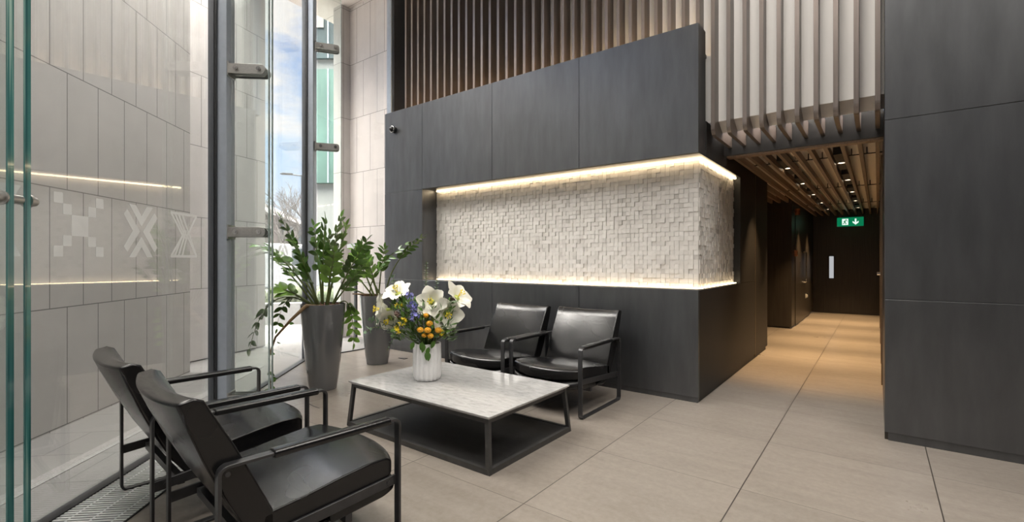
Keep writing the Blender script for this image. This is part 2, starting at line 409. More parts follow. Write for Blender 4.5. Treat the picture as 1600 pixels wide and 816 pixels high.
b.box(WL, WX - 0.03, WY + 0.085, 4.90, 3.26, 3.29)                     # cove floor
b.build('niche_surround', M['black_panel'], wf)
b = MB()
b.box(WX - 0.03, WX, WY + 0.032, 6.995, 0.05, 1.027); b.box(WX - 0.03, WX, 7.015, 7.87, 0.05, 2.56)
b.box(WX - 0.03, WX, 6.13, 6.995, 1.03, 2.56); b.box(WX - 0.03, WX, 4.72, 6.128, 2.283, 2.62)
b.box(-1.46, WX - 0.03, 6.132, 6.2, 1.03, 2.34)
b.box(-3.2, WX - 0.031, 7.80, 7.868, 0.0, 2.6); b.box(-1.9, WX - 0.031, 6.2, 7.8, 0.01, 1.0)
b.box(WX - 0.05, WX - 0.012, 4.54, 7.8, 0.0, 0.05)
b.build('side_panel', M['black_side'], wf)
MB().box(WX - 0.02, WX + 0.002, 6.997, 7.013, 0.03, 2.42).build('seam_strip', M['brass'], wf)
# mosaic: small tiles of several depths, tone per tile
def mosaic():
    b = MB(); tones = []
    rnd = random.Random(5); T = 0.0462
    x0, x1, z0, z1, yf = -4.976, -1.372, 1.03, 2.28, 4.756
    nx = int(round((x1 - x0) / T)); nz_ = int(round((z1 - z0) / T)); dx = (x1 - x0) / nx; dz = (z1 - z0) / nz_
    ny = int(round((6.13 - yf) / T)); dy = (6.13 - yf) / ny
    def tone(): return rnd.choice((0.02, 0.1, 0.3)) if rnd.random() < 0.10 else rnd.uniform(0.35, 1.0)
    def tile(o_, u, n, w):
        d = rnd.choice((0.0, 0.0025, 0.005, 0.0075, 0.010))
        g = 0.0006
        # slightly tilted front face
        t = [rnd.uniform(-0.0012, 0.0012) for _ in range(4)]
        c = [(g, g), (w - g, g), (w - g, dz - g), (g, dz - g)]
        bot = [s_bm(o_ + u * p[0] + Vector((0, 0, p[1]))) for p in c]
        top = [s_bm(o_ + u * p[0] + Vector((0, 0, p[1])) + n * (d + 0.003 + t[i])) for i, p in enumerate(c)]
        k = tone(); b._f(top); tones.append(k)
        for i in range(4): b._f([bot[i], bot[(i + 1) % 4], top[(i + 1) % 4], top[i]]); tones.append(k)
    s_bm = b.bm.verts.new
    for i in range(nx):
        for k in range(nz_): tile(Vector((x0 + i * dx, yf, z0 + k * dz)), Vector((1, 0, 0)), Vector((0, -1, 0)), dx)
    for i in range(ny):
        for k in range(nz_): tile(Vector((x1, yf + i * dy, z0 + k * dz)), Vector((0, 1, 0)), Vector((1, 0, 0)), dy)
    n = len(tones)
    b.box(x0, x1 - 0.0005, yf + 0.0005, 6.13, z0, z1)
    o = b.build('mosaic', M['mosaic'], wf)
    at = o.data.attributes.new('tone', 'FLOAT', 'FACE'); vals = tones + [0.5] * (len(o.data.polygons) - n)
    at.data.foreach_set('value', vals)
    o['label'] = 'pale stone mosaic of square chips at uneven depths'
mosaic()
for z0, z1 in ((2.262, 2.279), (1.031, 1.040)):
    b = MB(); b.box(-4.93, -1.352, 4.700, 4.722, z0, z1); b.box(-1.352, -1.330, 4.700, 6.10, z0, z1)
    o = b.build('led_strip', M['led'], wf); o['label'] = 'warm glowing light strip'
MB().box(-5.6, WX - 0.05, 4.60, 4.625, 3.292, 3.302).build('cove_light', M['cove'], wf)

# ---- batten screen over the wall and corridor -----------------------
S, BW = 0.1363, 0.034
panel = MB().box(-5.80, 0.045, 4.84, 4.88, 2.63, CEIL).build('wall_back', M['white_panel']); struct(panel, 'pale backing wall behind the brown battens')
scr = empty('batten_screen', (-2.8, 4.77, 3.3)); tag(scr, 'tall screen of vertical brown timber battens above the black wall', 'slat screen')
inv = Matrix.Translation((2.8, -4.77, -3.3))
ra = []
for k in range(7): 
    a = PI + (PI / 2) * k / 6; ra.append((4.70 + 0.075 + 0.075 * math.cos(a), 2.475 + 0.075 + 0.075 * math.sin(a)))
prof_long = [(4.70, CEIL)] + ra + [(5.485, 2.475), (5.485, 2.625), (4.838, 2.625), (4.838, CEIL)]
prof_short = [(4.70, CEIL), (4.70, 3.295), (4.838, 3.295), (4.838, CEIL)]
def edge_faces(o):
    for f in o.data.polygons:
        if f.normal.y < -0.6: f.material_index = 1
for k in range(42):
    x = -0.018 - S * k
    if x < -5.62: break
    MB().prism(prof_long if x > WX else prof_short, x, x + BW, 'x', inv).build('batten', [M['slat'], M['slat_edge']], scr); edge_faces(scr.children[-1])
b = MB().prism([(4.8405, 2.6295), (4.985, 2.548), (5.0, 2.60), (4.885, 2.6295)], WX, 0.04, 'x'); b.build('trim_1', M['white_panel'])['kind'] = 'structure'
b = MB().box(WX, 0.04, 5.37, 5.40, 2.40, 2.66); b.build('trim_2', M['dark_void'])['kind'] = 'structure'
struct(MB().box(WX, 0.04, 5.488, 5.60, 2.40, 2.498)  .build('trim_3', M['slat_ceiling'], bevel=0.003), 'brown timber beam at the corridor mouth')
# left jamb frame of the screen
b = MB().box(-5.90, -5.80, 4.60, 4.72, 3.44, CEIL); b.build('trim_4', M['frame_metal'])['kind'] = 'structure'
b = MB().box(-5.80, -5.755, 4.62, 4.84, 3.44, CEIL); b.build('trim_5', M['gasket'])['kind'] = 'structure'

# ---- right black wall ---------------------------------------------
RX, RY = 0.04, 4.386
wr = empty('wall_right', (0, 0, 0)); struct(wr, 'tall black panelled wall to the right of the corridor')
b = MB()
for z0, z1 in ((0.06, 1.017), (1.021, 2.311), (2.315, 3.61), (3.614, 4.9), (4.904, CEIL)): b.box(RX, 4.5, RY, RY + 0.03, z0, z1)
b.build('front_panel', M['black_panel'], wr, bevel=0.0015, seg=1)
b = MB().box(RX + 0.02, 4.5, RY + 0.012, RY + 0.2, 0.0, CEIL); b.build('backing', M['black_panel'], wr)
b = MB().box(RX, RX + 0.1, RY + 0.03, 4.9, 2.0, CEIL).box(RX, RX + 0.1, RY + 0.03, 14.2, 0.0, 2.62); b.build('corridor_side', M['corridor_wood'], wr)
for y in (6.3, 7.6, 9.4, 11.6): MB().box(RX - 0.012, RX + 0.01, y, y + 0.03, 0.0, 2.40).build('door_edge_strip', M['brass'], wr)
MB().cyl((RX - 0.05, 7.72, 1.13), (RX, 7.72, 1.13), 0.02).build('door_knob', M['bolt'], wr, smooth=40)
struct(MB().box(4.5, 4.6, P_BACK.y, RY + 0.1, 0, CEIL).build('wall_far_right', M['corridor_wood']))
struct(MB().box(P_BACK.x, 4.5, P_BACK.y - 0.1, P_BACK.y, 0, CEIL).build('wall_rear_blocker', M['black_panel']))  # unseen dark wall, added to darken reflections and cut light from behind

# ---- corridor ------------------------------------------------------
wc = empty('wall_corridor_left', (0, 0, 0)); struct(wc, 'dark timber wall block on the left of the corridor')
b = MB(); b.box(-3.2, -1.3, 10.44, 10.5, 0.03, 2.6); b.box(-1.36, -1.3, 10.5, 14.2, 0.03, 2.6); b.box(-3.2, -1.33, 10.47, 10.6, 0, 0.03)
b.build('panel', M['corridor_wood'], wc)
MB().box(-3.3, -3.2, 7.8, 10.5, 0, 2.6).build('recess_panel', M['corridor_wood'], wc)
d1 = empty('door_1', (-1.3, 11.9, 0)); struct(d1, 'dark timber door with a steel pull bar')
MB().box(0.0, 0.012, -1.0, 1.55, 0.02, 2.3).build('leaf', M['corridor_wood'], d1)
b = MB().tube([(0.01, 0.05, 0.84), (0.075, 0.05, 0.84), (0.085, 0.05, 0.85), (0.085, 0.05, 1.46), (0.075, 0.05, 1.47), (0.01, 0.05, 1.47)], 0.013, 10)
b.build('pull_handle', M['bolt'], d1, smooth=60)
b = MB().box(0.012, 0.02, 0.6, 0.72, 0.45, 0.55).box(0.02, 0.05, 0.63, 0.69, 0.47, 0.53); b.build('door_stop', M['white_plate'], d1)
b = MB()
for z in (1.17, 1.21, 1.25): b.cyl((0.012, -0.35, z), (0.018, -0.35, z), 0.014)
b.build('buttons', M['black_plastic'], d1)
struct(MB().box(-3.3, 0.1, 14.2, 14.3, 0, 2.62).build('wall_corridor_end', M['corridor_wood']))
d2 = empty('door_2', (-0.5, 14.2, 0)); struct(d2, 'dark timber door at the end of the corridor')
MB().box(-0.49, 0.46, -0.015, 0.0, 0.01, 2.36).build('leaf', M['corridor_wood'], d2)
MB().box(-0.455, -0.365, -0.022, -0.015, 0.86, 1.40).build('glow_plate', m_emit('glowing_plate_white', (0.85, 0.87, 0.9), 0.42), d2)['label'] = 'narrow upright white plate with an added glow'  # white plate on the door, given its own glow to brighten it
struct(MB().box(-3.2, RX, 5.6, 14.2, 2.54, 2.62).build('ceiling_corridor', plain('cream_ceiling_board', (0.85, 0.80, 0.73), 0.6, var=0.02)))
sl = empty('slatted_ceiling', (-0.6, 9.9, 2.4)); tag(sl, 'corridor ceiling of long brown timber slats running to the exit door', 'slatted ceiling')
inv = Matrix.Translation((0.6, -9.9, -2.4))
for k in range(16):
    x = -0.018 - S * k
    if k >= 10 and x < -3.1: break
    y0 = 5.60 if x > WX + 0.0 else 7.9
    MB().box(x, x + BW, y0, 14.19 if x > -1.3 else 10.43, 2.40, 2.475, inv).build('slat', M['slat_ceiling'], sl)
b = MB()
for y in (6.5, 9.2, 11.9): b.box(WX, RX, y, y + 0.014, 2.462, 2.472, inv)
for y in (6.5, 9.2, 11.9):
    for k in range(10): b.box(-0.10 - S * k, -0.09 - S * k, y, y + 0.014, 2.462, 2.54, inv)
b.build('hanger_rail', M['black_plastic'], sl)
# downlights in two black troughs
def downlight(x, y, L, label, lampon=True):
    t = empty('downlight', (x, y, 2.43))
    tag(t, label, 'downlight', 'recessed corridor downlights')
    b = MB(); hw = 0.049
    b.box(-hw, hw, -L / 2, L / 2, 0.022, 0.108)
    b.build('trough', M['dark_void'], t)
    MB().lathe([(0.047, 0.022), (0.047, 0.014), (0.036, 0.014), (0.034, 0.022)], capb=False, seg=20).build('ring', M['steel'], t, smooth=50)
    MB().lathe([(0.001, 0.019), (0.034, 0.019)], capb=False, seg=20).build('lens', M['lamp_disc'], t)
    l = bpy.data.lights.new('downlight_beam', 'SPOT'); l.energy = SPOT_POWER; l.color = (1, 0.66, 0.34); l.spot_size = math.radians(72); l.spot_blend = 0.7; l.shadow_soft_size = 0.03
    lo = bpy.data.objects.new('downlight_beam', l); COL.objects.link(lo); lo.parent = t; lo.location = (0, 0, 0.005)
ords = ['nearest', 'second', 'third', 'fourth', 'farthest']
for side, x in (('left', -0.886), ('right', -0.340)):
    for i in range(5):
        downlight(x, 6.83 + 1.5 * i, 1.1, 'recessed ceiling downlight, %s of the %s row over the corridor' % (ords[i], side))
# exit sign
es = empty('exit_sign', (-0.495, 13.2, 2.07)); tag(es, 'green illuminated exit sign with running figure and down arrow below corridor ceiling', 'sign')
MB().box(-0.245, 0.245, -0.02, 0.02, 0, 0.20).build('sign_box', M['sign_green'], es, bevel=0.003)
b = MB(); y0, y1 = -0.0225, -0.0205
b.box(-0.15, -0.035, y0, y1, 0.03, 0.17); b.build('doorway_symbol', M['sign_white'], es); b = MB()
b.prism([(0.085, 0.165), (0.115, 0.165), (0.115, 0.085), (0.155, 0.115), (0.155, 0.080), (0.10, 0.030), (0.045, 0.080), (0.045, 0.115), (0.085, 0.085)], y0, y1, 'y')
b.build('down_arrow', M['sign_white'], es)
b = MB(); y0, y1 = -0.0245, -0.0225
b.ball((-0.075, -0.0235, 0.150), 0.011, 10, (1, 0.1, 1))
for pts in ([(-0.098, 0.132), (-0.078, 0.137), (-0.088, 0.088), (-0.112, 0.092)], [(-0.110, 0.096), (-0.092, 0.090), (-0.068, 0.070), (-0.075, 0.045), (-0.088, 0.045), (-0.086, 0.066)],
            [(-0.112, 0.094), (-0.096, 0.09), (-0.112, 0.055), (-0.142, 0.050), (-0.142, 0.062), (-0.122, 0.066)], [(-0.085, 0.135), (-0.055, 0.108), (-0.046, 0.118), (-0.075, 0.140)], [(-0.100, 0.130), (-0.125, 0.105), (-0.118, 0.096), (-0.092, 0.118)]):
    b.prism(pts, y0, y1, 'y')
b.build('running_figure', M['sign_green'], es)
for x in (-0.2, 0.2): MB().cyl((x, 0, 0.20), (x, 0, 0.34), 0.006).build('hanger', M['black_plastic'], es)
# small fittings on the corridor block
t = empty('card_reader', (-1.3, 10.85, 1.38)); tag(t, 'small copper box on the dark corridor wall beside the pull handle', 'card reader')
MB().box(0, 0.05, -0.06, 0.06, 0, 0.12).build('housing', M['copper'], t, bevel=0.006)
MB().box(0.05, 0.053, -0.035, 0.035, 0.03, 0.09).build('faceplate', M['brass'], t)
t = empty('wall_spotlight', (-1.3, 10.75, 2.18)); tag(t, 'small copper cylinder spotlight high on the dark corridor wall', 'spotlight')
MB().cyl((0.06, 0, 0), (0.06, 0, 0.12), 0.045, 20).build('body', M['copper'], t, smooth=40)
MB().box(0, 0.03, -0.02, 0.02, 0.04, 0.08).build('bracket', M['brass'], t)

# ================================================================== FACADE
GT = 0.012
def pane_box(b, s0, s1, n0, n1, z0, z1): b.box(s0, s1, -n1, -n0, z0, z1, FM)
MS = [-9.95, -7.62, -5.29, -3.06, -0.63, 1.70, 4.03]
def mullion_mesh(b, s_):
    b.mi = 0; b.box(s_ - 0.075, s_ + 0.075, -0.09, 0.05, 0, CEIL, FM)
    b.mi = 1; b.box(s_ - 0.09, s_ - 0.075, -0.02, 0.05, 0, CEIL, FM); b.box(s_ + 0.075, s_ + 0.09, -0.02, 0.05, 0, CEIL, FM)
    return b
def xmark_prims(kind, s0, z0=1.32, w=0.335, h=0.33):
    """frosted X emblems as lists of polygons in (s, z)"""
    P = lambda u, v: (s0 + u * w, z0 + v * h)
    out = []
    if kind == 'pixel':
        k = 1 / 6.0
        for c, r, cw, rh in ((0, 5, 1, 1), (1, 4, 1, 1), (2, 2, 2, 2), (4, 4, 1, 1), (5, 5, 1, 1), (1, 1, 1, 1), (0, 0, 1, 1), (4, 1, 1, 1), (5, 0, 1, 1)):
            out.append([P(c * k, r * k), P((c + cw) * k, r * k), P((c + cw) * k, (r + rh) * k), P(c * k, (r + rh) * k)])
    elif kind == 'chevron':
        a = 0.17
        V = [(0.16, 1.0), (0.34, 1.0), (0.5, 0.80), (0.66, 1.0), (0.84, 1.0), (0.5, 0.60)]
        out.append([P(u, v) for u, v in V]); out.append([P(u, 1 - v) for u, v in V][::-1])
        H = [(0.0, 0.84), (0.0, 0.66), (0.20, 0.5), (0.0, 0.34), (0.0, 0.16), (0.42, 0.5)]
        H = [(0.02, 0.80), (0.11, 0.90), (0.46, 0.5), (0.11, 0.10), (0.02, 0.20), (0.26, 0.5)]
        out.append([P(u, v) for u, v in H]); out.append([P(1 - u, v) for u, v in H][::-1])
    elif kind == 'lines':
        t = 0.055
        def ln(u0, v0, u1, v1, t=t):
            dx, dy = u1 - u0, v1 - v0; L = math.hypot(dx, dy); nx, ny = -dy / L * t / 2, dx / L * t / 2
            out.append([P(u0 + nx, v0 + ny), P(u1 + nx, v1 + ny), P(u1 - nx, v1 - ny), P(u0 - nx, v0 - ny)])
        ln(0.0, 0.97, 1.0, 0.97); ln(0.0, 0.03, 1.0, 0.03)
        for d in (0.0, 0.13, 0.26, 0.40):
            ln(0.02 + d, 0.97, 0.60 + d * 0.98, 0.03) if d == 0.40 else ln(0.02 + d, 0.97, 0.5 + d * 0.5, 0.42)
            ln(0.02 + d, 0.03, 0.42 + d * 0.6, 0.62) if d else ln(0.02, 0.03, 0.45, 0.5)
        ln(0.98, 0.97, 0.62, 0.5); ln(0.98, 0.03, 0.62, 0.5)
    else:
        out.append([P(0, 1), P(0.42, 1), P(0.5, 0.86), P(0.58, 1), P(1.0, 1), P(0.72, 0.5), P(1.0, 0), P(0.58, 0), P(0.5, 0.14), P(0.42, 0), P(0, 0), P(0.28, 0.5)])
    return out
def build_window(idx, s0, s1, marks):
    w = empty('window_%d' % idx); struct(w, 'tall clear glass facade pane')
    b = MB(); pane_box(b, s0 + 0.09, s1 - 0.09, -0.006, 0.006, 0.0, CEIL)
    b.build('pane', M['glass'], w)
    MB().box(s0, s1, -0.035, 0.03, 0.0, 0.012, FM).build('sill_channel', M['gasket'], w)
    mullion_mesh(MB(), s1).build('mullion', [M['frame_metal'], M['gasket']], w, bevel=0.004)
    for kind, s_ in marks:
        b = MB()
        for pl in xmark_prims(kind, s_): b.prism(pl, -0.0075, -0.0065, 'y', FM)
        o = b.build('frosted_emblem', M['frost'], w); o['label'] = 'frosted X emblem on the glass'
build_window(1, MS[4], MS[5], [('solid', -0.485), ('pixel', 0.031), ('chevron', 0.525), ('lines', 1.0)])
build_window(2, MS[5], MS[6], [('chevron', 2.95)])
build_window(3, MS[3], MS[4], [])
# last narrow pane that turns to meet the black wall
w7 = empty('window_4'); struct(w7, 'narrow glass pane between the grey mullion and the black wall')
MB().box(-5.985, -5.973, P_END.y + 0.1, 4.60, 0, CEIL).build('pane', M['glass'], w7)
MB().box(-5.995, -5.965, P_END.y + 0.1, 4.60, 0, 0.012).build('sill_channel', M['gasket'], w7)

def glass_fin(s_, label, clamp_z, depth=0.42, ang=0.0):
    t = empty('glass_fin', fp(s_), math.atan2(NV.y, NV.x) + ang); tag(t, label, 'glass fin', 'glass fins bracing the facade')
    for oy in (-0.035, 0.035):
        b = MB(); x0, x1, t2 = 0.115, depth, 0.0125
        v = {}
        b.mi = 0; b.box(x0, x1 - 0.0062, oy - t2, oy + t2, 0.015, CEIL)
        b.mi = 1; b.box(x1 - 0.006, x1, oy - t2, oy + t2, 0.015, CEIL)
        b.build('plate', [M['fin_glass'], M['glass_edge'] if label.startswith('green') else M['glass_edge_pale']], t)
    for z in clamp_z:
        b = MB(); hh = 0.041; x0, x1 = 0.095, 0.355
        pts = [(x0, z - hh)] + [(x1 + hh * math.cos(a), z + hh * math.sin(a)) for a in [(-PI / 2 + PI * k / 10) for k in range(11)]] + [(x0, z + hh)]
        for oy in (-0.062, 0.062, 0.0): b.prism(pts, oy - 0.005, oy + 0.005, 'y')
        b.box(0.085, 0.10, -0.067, 0.067, z - 0.06, z + 0.06)
        c = b.build('clamp', M['steel'], t, bevel=0.001, seg=1)
        for x in (0.16, 0.345):
            MB().cyl((x, -0.082, z), (x, -0.067, z), 0.019, 14).cyl((x, -0.088, z), (x, -0.082, z), 0.011, 6).build('bolt', M['bolt'], c, smooth=40)
            MB().cyl((x, 0.082, z), (x, 0.067, z), 0.019, 14).build('bolt', M['bolt'], c, smooth=40)
glass_fin(MS[5], 'clear double glass fin on the tall grey mullion beside the chairs', (0.12, 1.54, 2.92, 4.3))
glass_fin(MS[6], 'clear double glass fin on the mullion behind the taller potted plant', (0.12, 1.5, 2.83, 4.17), 0.42, math.radians(14))
glass_fin(MS[4], 'green edged double glass fin at the left edge of the room', (0.12, 2.92, 4.3), 0.405)
# standoff buttons that join the two plates of the nearest fin
f0 = [o for o in bpy.data.objects if o.name.startswith('glass_fin') and o['label'].startswith('green edged')][0]
for z in (1.53,):
    MB().cyl((0.387, -0.10, z), (0.387, 0.085, z), 0.018, 20).cyl((0.387, -0.055, z), (0.387, -0.048, z), 0.026, 20).cyl((0.387, 0.048, z), (0.387, 0.06, z), 0.026, 20).build('standoff', M['steel'], f0, smooth=40)

# floor grille inside the glass
fg = empty('floor_grille', (0, 0, 0)); tag(fg, 'long slotted metal floor grille beside the glass under the front chairs', 'floor grille')
b = MB(); s0, s1, w_ = -3.0, 1.52, 0.40
b.box(s0, s1, -0.02 - 0.012, -0.012, 0, 0.006, FM); b.box(s0, s1, -w_, -w_ + 0.008, 0, 0.006, FM); b.box(s1, s1 + 0.008, -w_, -0.02, 0, 0.006, FM)
b.build('grille_frame', M['gasket'], fg)
b = MB(); k = s0
Mg = FM
while k < s1 - 0.02:
    b.prism([(k, -0.035), (k + 0.012, -0.035), (k + 0.012, -w_ + 0.01), (k, -w_ + 0.01)], 0.001, 0.005, 'z', FM); k += 0.0235
for n in (0.10, 0.215, 0.33): b.box(s0, s1, -n - 0.004, -n + 0.004, 0.001, 0.0045, FM)
b.build('slats', plain('grille_aluminium', (0.70, 0.71, 0.72), 0.4, 0.2), fg)['kind'] = 'stuff'
MB().box(s0, s1, -w_, -0.03, 0.0002, 0.0009, FM).build('grille_shade', plain('grille_shadow_bed', (0.035, 0.037, 0.04), 0.6), fg)  # dark sheet under the slats, shade in the slots put into its colour
# curved inlay seam and little floor box
b = MB(); pts = []
for k in range(17):
    a = math.radians(215 + 60 * k / 16); pts.append((-3.95 + 0.62 * math.cos(a), 2.93 + 0.62 * math.sin(a), 0.001))
for p, q in zip(pts, pts[1:]):
    p, q = Vector(p), Vector(q); n = (q - p).normalized().cross(Vector((0, 0, 1))) * 0.005
    b._f([b.bm.verts.new(v) for v in (p - n, q - n, q + n, p + n)])
b.build('trim_6', M['gasket'])['kind'] = 'structure'
t = empty('floor_outlet', (-5.0, 4.16, 0)); tag(t, 'small dark slotted floor outlet near the second potted plant', 'floor outlet')
MB().box(-0.06, 0.06, -0.03, 0.03, 0, 0.004).build('cover', M['black_plastic'], t, bevel=0.001); MB().box(-0.045, 0.045, -0.008, 0.008, 0.004, 0.0055).build('slot', M['steel'], t)
# security camera
t = empty('security_camera', (-5.562, WY, 3.19)); tag(t, 'small round black security camera on the upper left of the black wall', 'camera')
MB().cyl((0, 0, 0), (0, -0.02, 0), 0.05, 24).build('mount', M['black_plastic'], t, smooth=40)
MB().ball((0, -0.045, 0), 0.042, 20).build('housing', M['black_plastic'], t, smooth=180)
b = MB().tube([(0.043 * math.cos(2 * PI * k / 24), -0.05 , 0.043 * math.sin(2 * PI * k / 24)) for k in range(25)], 0.006, 8); b.build('ring', M['bolt'], t, smooth=180)
MB().ball((-0.006, -0.082, 0), 0.014, 12).build('lens', M['gasket'], t, smooth=180)

# ================================================================== OUTSIDE
def wall_seg(name, p, q, h, th, m, label):
    p, q = Vector((*p, 0)), Vector((*q, 0)); d = q - p
    o = MB().box(0, d.length, 0, th, 0, h).build(name, m); o.location = p; o.rotation_euler = (0, 0, math.atan2(d.y, d.x)); struct(o, label); return o
# the grey wall starts at the left of the picture; its face looks at the room
p0 = Vector((-4.872, 0.627)); dd = Vector((-0.7071, 0.7071)); q1 = p0 + dd * 2.176; qa = p0 - dd * 5.0
o = MB().box(-5.0, 2.176, 0, 0.35, -0.02, 5.4).build('wall_outer_left', M['stone_grey']); o.location = (p0.x, p0.y, 0); o.rotation_euler = (0, 0, math.atan2(dd.y, dd.x)); struct(o, 'grey limestone wall outside the glass')
wall_seg('wall_outer_far', (-6.86, 2.0), (-7.40, 3.50), 5.62, 0.4, M['stone_far'], 'pale limestone wall further outside')
o = MB().box(-0.25, 2.2, 0, 0.4, -0.02, 5.63).build('wall_outer_back', M['stone_pink']); o.location = (-7.21 + 0.0, 4.85, 0); struct(o, 'pale limestone wall beyond the narrow pane')
o = MB().box(-0.22, 0, -0.0, 0.18, -0.02, 5.63).build('wall_outer_return', m_stone('pale_limestone_return', (0.50, 0.468, 0.445), 0.37, x0=0.05, axis_u=1, half=False)); o.location = (-7.21, 4.85 - 0.18, 0); struct(o)
b = MB().prism([(-7.97, 5.4), (-5.9, 5.4), (-5.985, 3.5), (-6.4, 3.1), (-7.6, 3.1), (-7.79, 4.0)], 5.63, 5.75, 'z'); struct(b.build('ceiling_canopy', M['canopy']), 'pale panelled canopy over the entrance')
b = MB().box(-90, 20, -60, 90, -0.05, -0.012); o = b.build('floor_paving', M['paving']); struct(o, 'grey outdoor paving'); o.rotation_euler = (0, 0, math.radians(45))
b = MB().box(-3.0, 3.6, 0.39, 0.49, -0.012, -0.008, FM); b.build('trim_7', M['paving_light'])['kind'] = 'structure'
o = MB().box(-6.0, -0.4, 0.02, 2.6, 5.63, 5.75, FM).build('ceiling_canopy_blocker', M['canopy']); struct(o)  # unseen canopy, added to hold back daylight from behind the camera
# road far off
D2 = Vector((math.sin(-0.66), math.cos(-0.66)))
def cp(u, dep, z=0.0):
    """point at lateral tangent u and depth dep as seen from the standing point"""
    d = Vector((-math.sin(YAW), math.cos(YAW))); r = Vector((math.cos(YAW), math.sin(YAW)))
    q = d * dep + r * (u * dep); return Vector((q.x, q.y, z))
# street lamp
lp = cp(-0.4388, 25)
t = empty('street_lamp', lp); tag(t, 'slim grey street lamp with a flat head against the sky', 'street lamp')
MB().tube([(0, 0, -0.02), (0, 0, 2.0), (0, 0, 5.75)], [0.09, 0.06, 0.045], 12).build('pole', M['lamp_grey'], t, smooth=40)
ax = (cp(-0.482, 25) - lp).normalized()
MB().tube([(0, 0, 5.72), ax * 0.55 + Vector((0, 0, 5.78))], 0.03, 8).build('arm', M['lamp_grey'], t, smooth=40)
b = MB(); R_ = Matrix.Rotation(math.atan2(ax.y, ax.x), 4, 'Z'); b.prism([(0.5, 5.76), (1.1, 5.79), (1.12, 5.83), (0.95, 5.87), (0.5, 5.85)], -0.11, 0.11, 'y', R_); b.build('lamp_head', M['lamp_grey'], t, bevel=0.01)
# bare trees
def bare_tree(loc, h, seed, label):
    rnd = random.Random(seed); t = empty('bare_tree', loc); tag(t, label, 'tree', 'bare street trees')
    tr = MB(); br = MB()
    tr.tube([(0, 0, -0.02), (0.05, 0, h * 0.25), (0, 0.06, h * 0.45)], [0.16, 0.12, 0.09], 8)
    def grow(p, d, L, r, lev):
        q = p + d * L; m = (p + q) / 2 + Vector((rnd.uniform(-1, 1), rnd.uniform(-1, 1), rnd.uniform(-.3, 1))) * L * 0.08
        br.tube([p, m, q], [r, r * 0.8, r * 0.6], 5, False)
        if lev == 0: return
        for _ in range(3 if lev > 1 else 4):
            nd = (d + Vector((rnd.uniform(-1, 1), rnd.uniform(-1, 1), rnd.uniform(-0.2, 0.7))) * 0.75).normalized()
            grow(q if rnd.random() < 0.6 else m, nd, L * rnd.uniform(0.6, 0.8), r * 0.6, lev - 1)
    for k in range(5):
        a = k * 1.26 + rnd.random(); grow(Vector((0, 0, h * (0.30 + 0.035 * k))), Vector((math.cos(a) * 0.55, math.sin(a) * 0.55, 0.85)).normalized(), h * 0.2, 0.05, 4)
    tr.build('trunk', M['bark'], t, smooth=60); br.build('branches', M['bark'], t)
bare_tree(cp(-0.425, 29), 6.4, 3, 'bare winter tree behind the street lamp')
bare_tree(cp(-0.475, 21), 4.6, 4, 'small bare winter tree left of the street lamp, in front of brick houses')
# brick row
pa, pb = cp(-0.56, 21.5), cp(-0.40, 41)
d = pb - pa; t = empty('brick_house', pa, math.atan2(d.y, d.x)); tag(t, 'long brown brick terrace across the street with pitched roof', 'house'); L = d.length
MB().box(0, L, 0, 8, -0.02, 3.7).build('wall', M['brick'], t)
MB().prism([(-0.3, 3.7), (4.0, 5.9), (8.3, 3.7)], -0.2, L + 0.2, 'x').build('roof', M['far_roof'], t)
for i in range(9):
    for z in (0.9, 2.5):
        f = MB().box(1.2 + i * 2.4, 2.2 + i * 2.4, -0.06, 0.04, z, z + 0.95).build('window', M['far_white'], t)
        MB().box(1.27 + i * 2.4, 2.13 + i * 2.4, -0.075, -0.06, z + 0.07, z + 0.88).build('pane', M['far_glass'], f)
# modern glazed block
pa = cp(-0.418, 20); t = empty('office_building', pa, YAW); tag(t, 'modern building with green glass bands and white spandrels beyond the mullion', 'building')
MB().box(0, 9, 0, 8, -0.02, 4.5).build('base', M['far_white'], t)
MB().box(-0.25, 9, -0.25, 8, 4.5, 9.2).build('glazing', M['green_glass'], t)
MB().box(-0.1, 9, -0.10, 8, 9.2, 9.65).build('spandrel', M['far_white'], t)
MB().box(-0.25, 9, -0.25, 8, 9.65, 13.6).build('upper_glazing', M['far_glass'], t)
b = MB()
for k in range(9): b.box(k * 1.0 - 0.25, k * 1.0 - 0.20, -0.29, -0.25, 4.5, 9.2); b.box(k * 1.0 - 0.25, k * 1.0 - 0.20, -0.29, -0.25, 9.65, 13.6)
b.build('glazing_bars', M['frame_metal'], t)
MB().box(0.2, 0.6, -0.30, -0.26, 10.9, 11.7).build('window_frame', M['far_white'], t)
MB().box(-0.3, 9, -0.3, 8, 13.6, 14.2).build('parapet', M['far_white'], t)
# hedge and low wall along the street
def strip(name, u0, u1, d0, d1, th, z0, z1, m, label, cat):
    a, c = cp(u0, d0), cp(u1, d1); v = c - a
    o = MB().box(0, v.length, 0, th, z0, z1).build(name, m); o.location = a; o.rotation_euler = (0, 0, math.atan2(v.y, v.x)); return tag(o, label, cat)
rh = random.Random(8); hb = MB(); a, c = cp(-0.60, 12.4), cp(-0.38, 14.0)
for k in range(70):
    f = rh.random(); p = a.lerp(c, f) + Vector((rh.uniform(-.2, .2), rh.uniform(-.2, .2), rh.uniform(0.05, 0.42))); hb.ball(p, rh.uniform(0.12, 0.24), 8)
tag(hb.build('hedge', M['hedge'], smooth=180), 'low scrubby hedge along the far side of the street', 'hedge')
strip('garden_wall', -0.56, -0.41, 9.6, 9.9, 0.25, -0.02, 0.42, M['paving_light'], 'low grey wall across the pavement seen through the glass', 'wall')
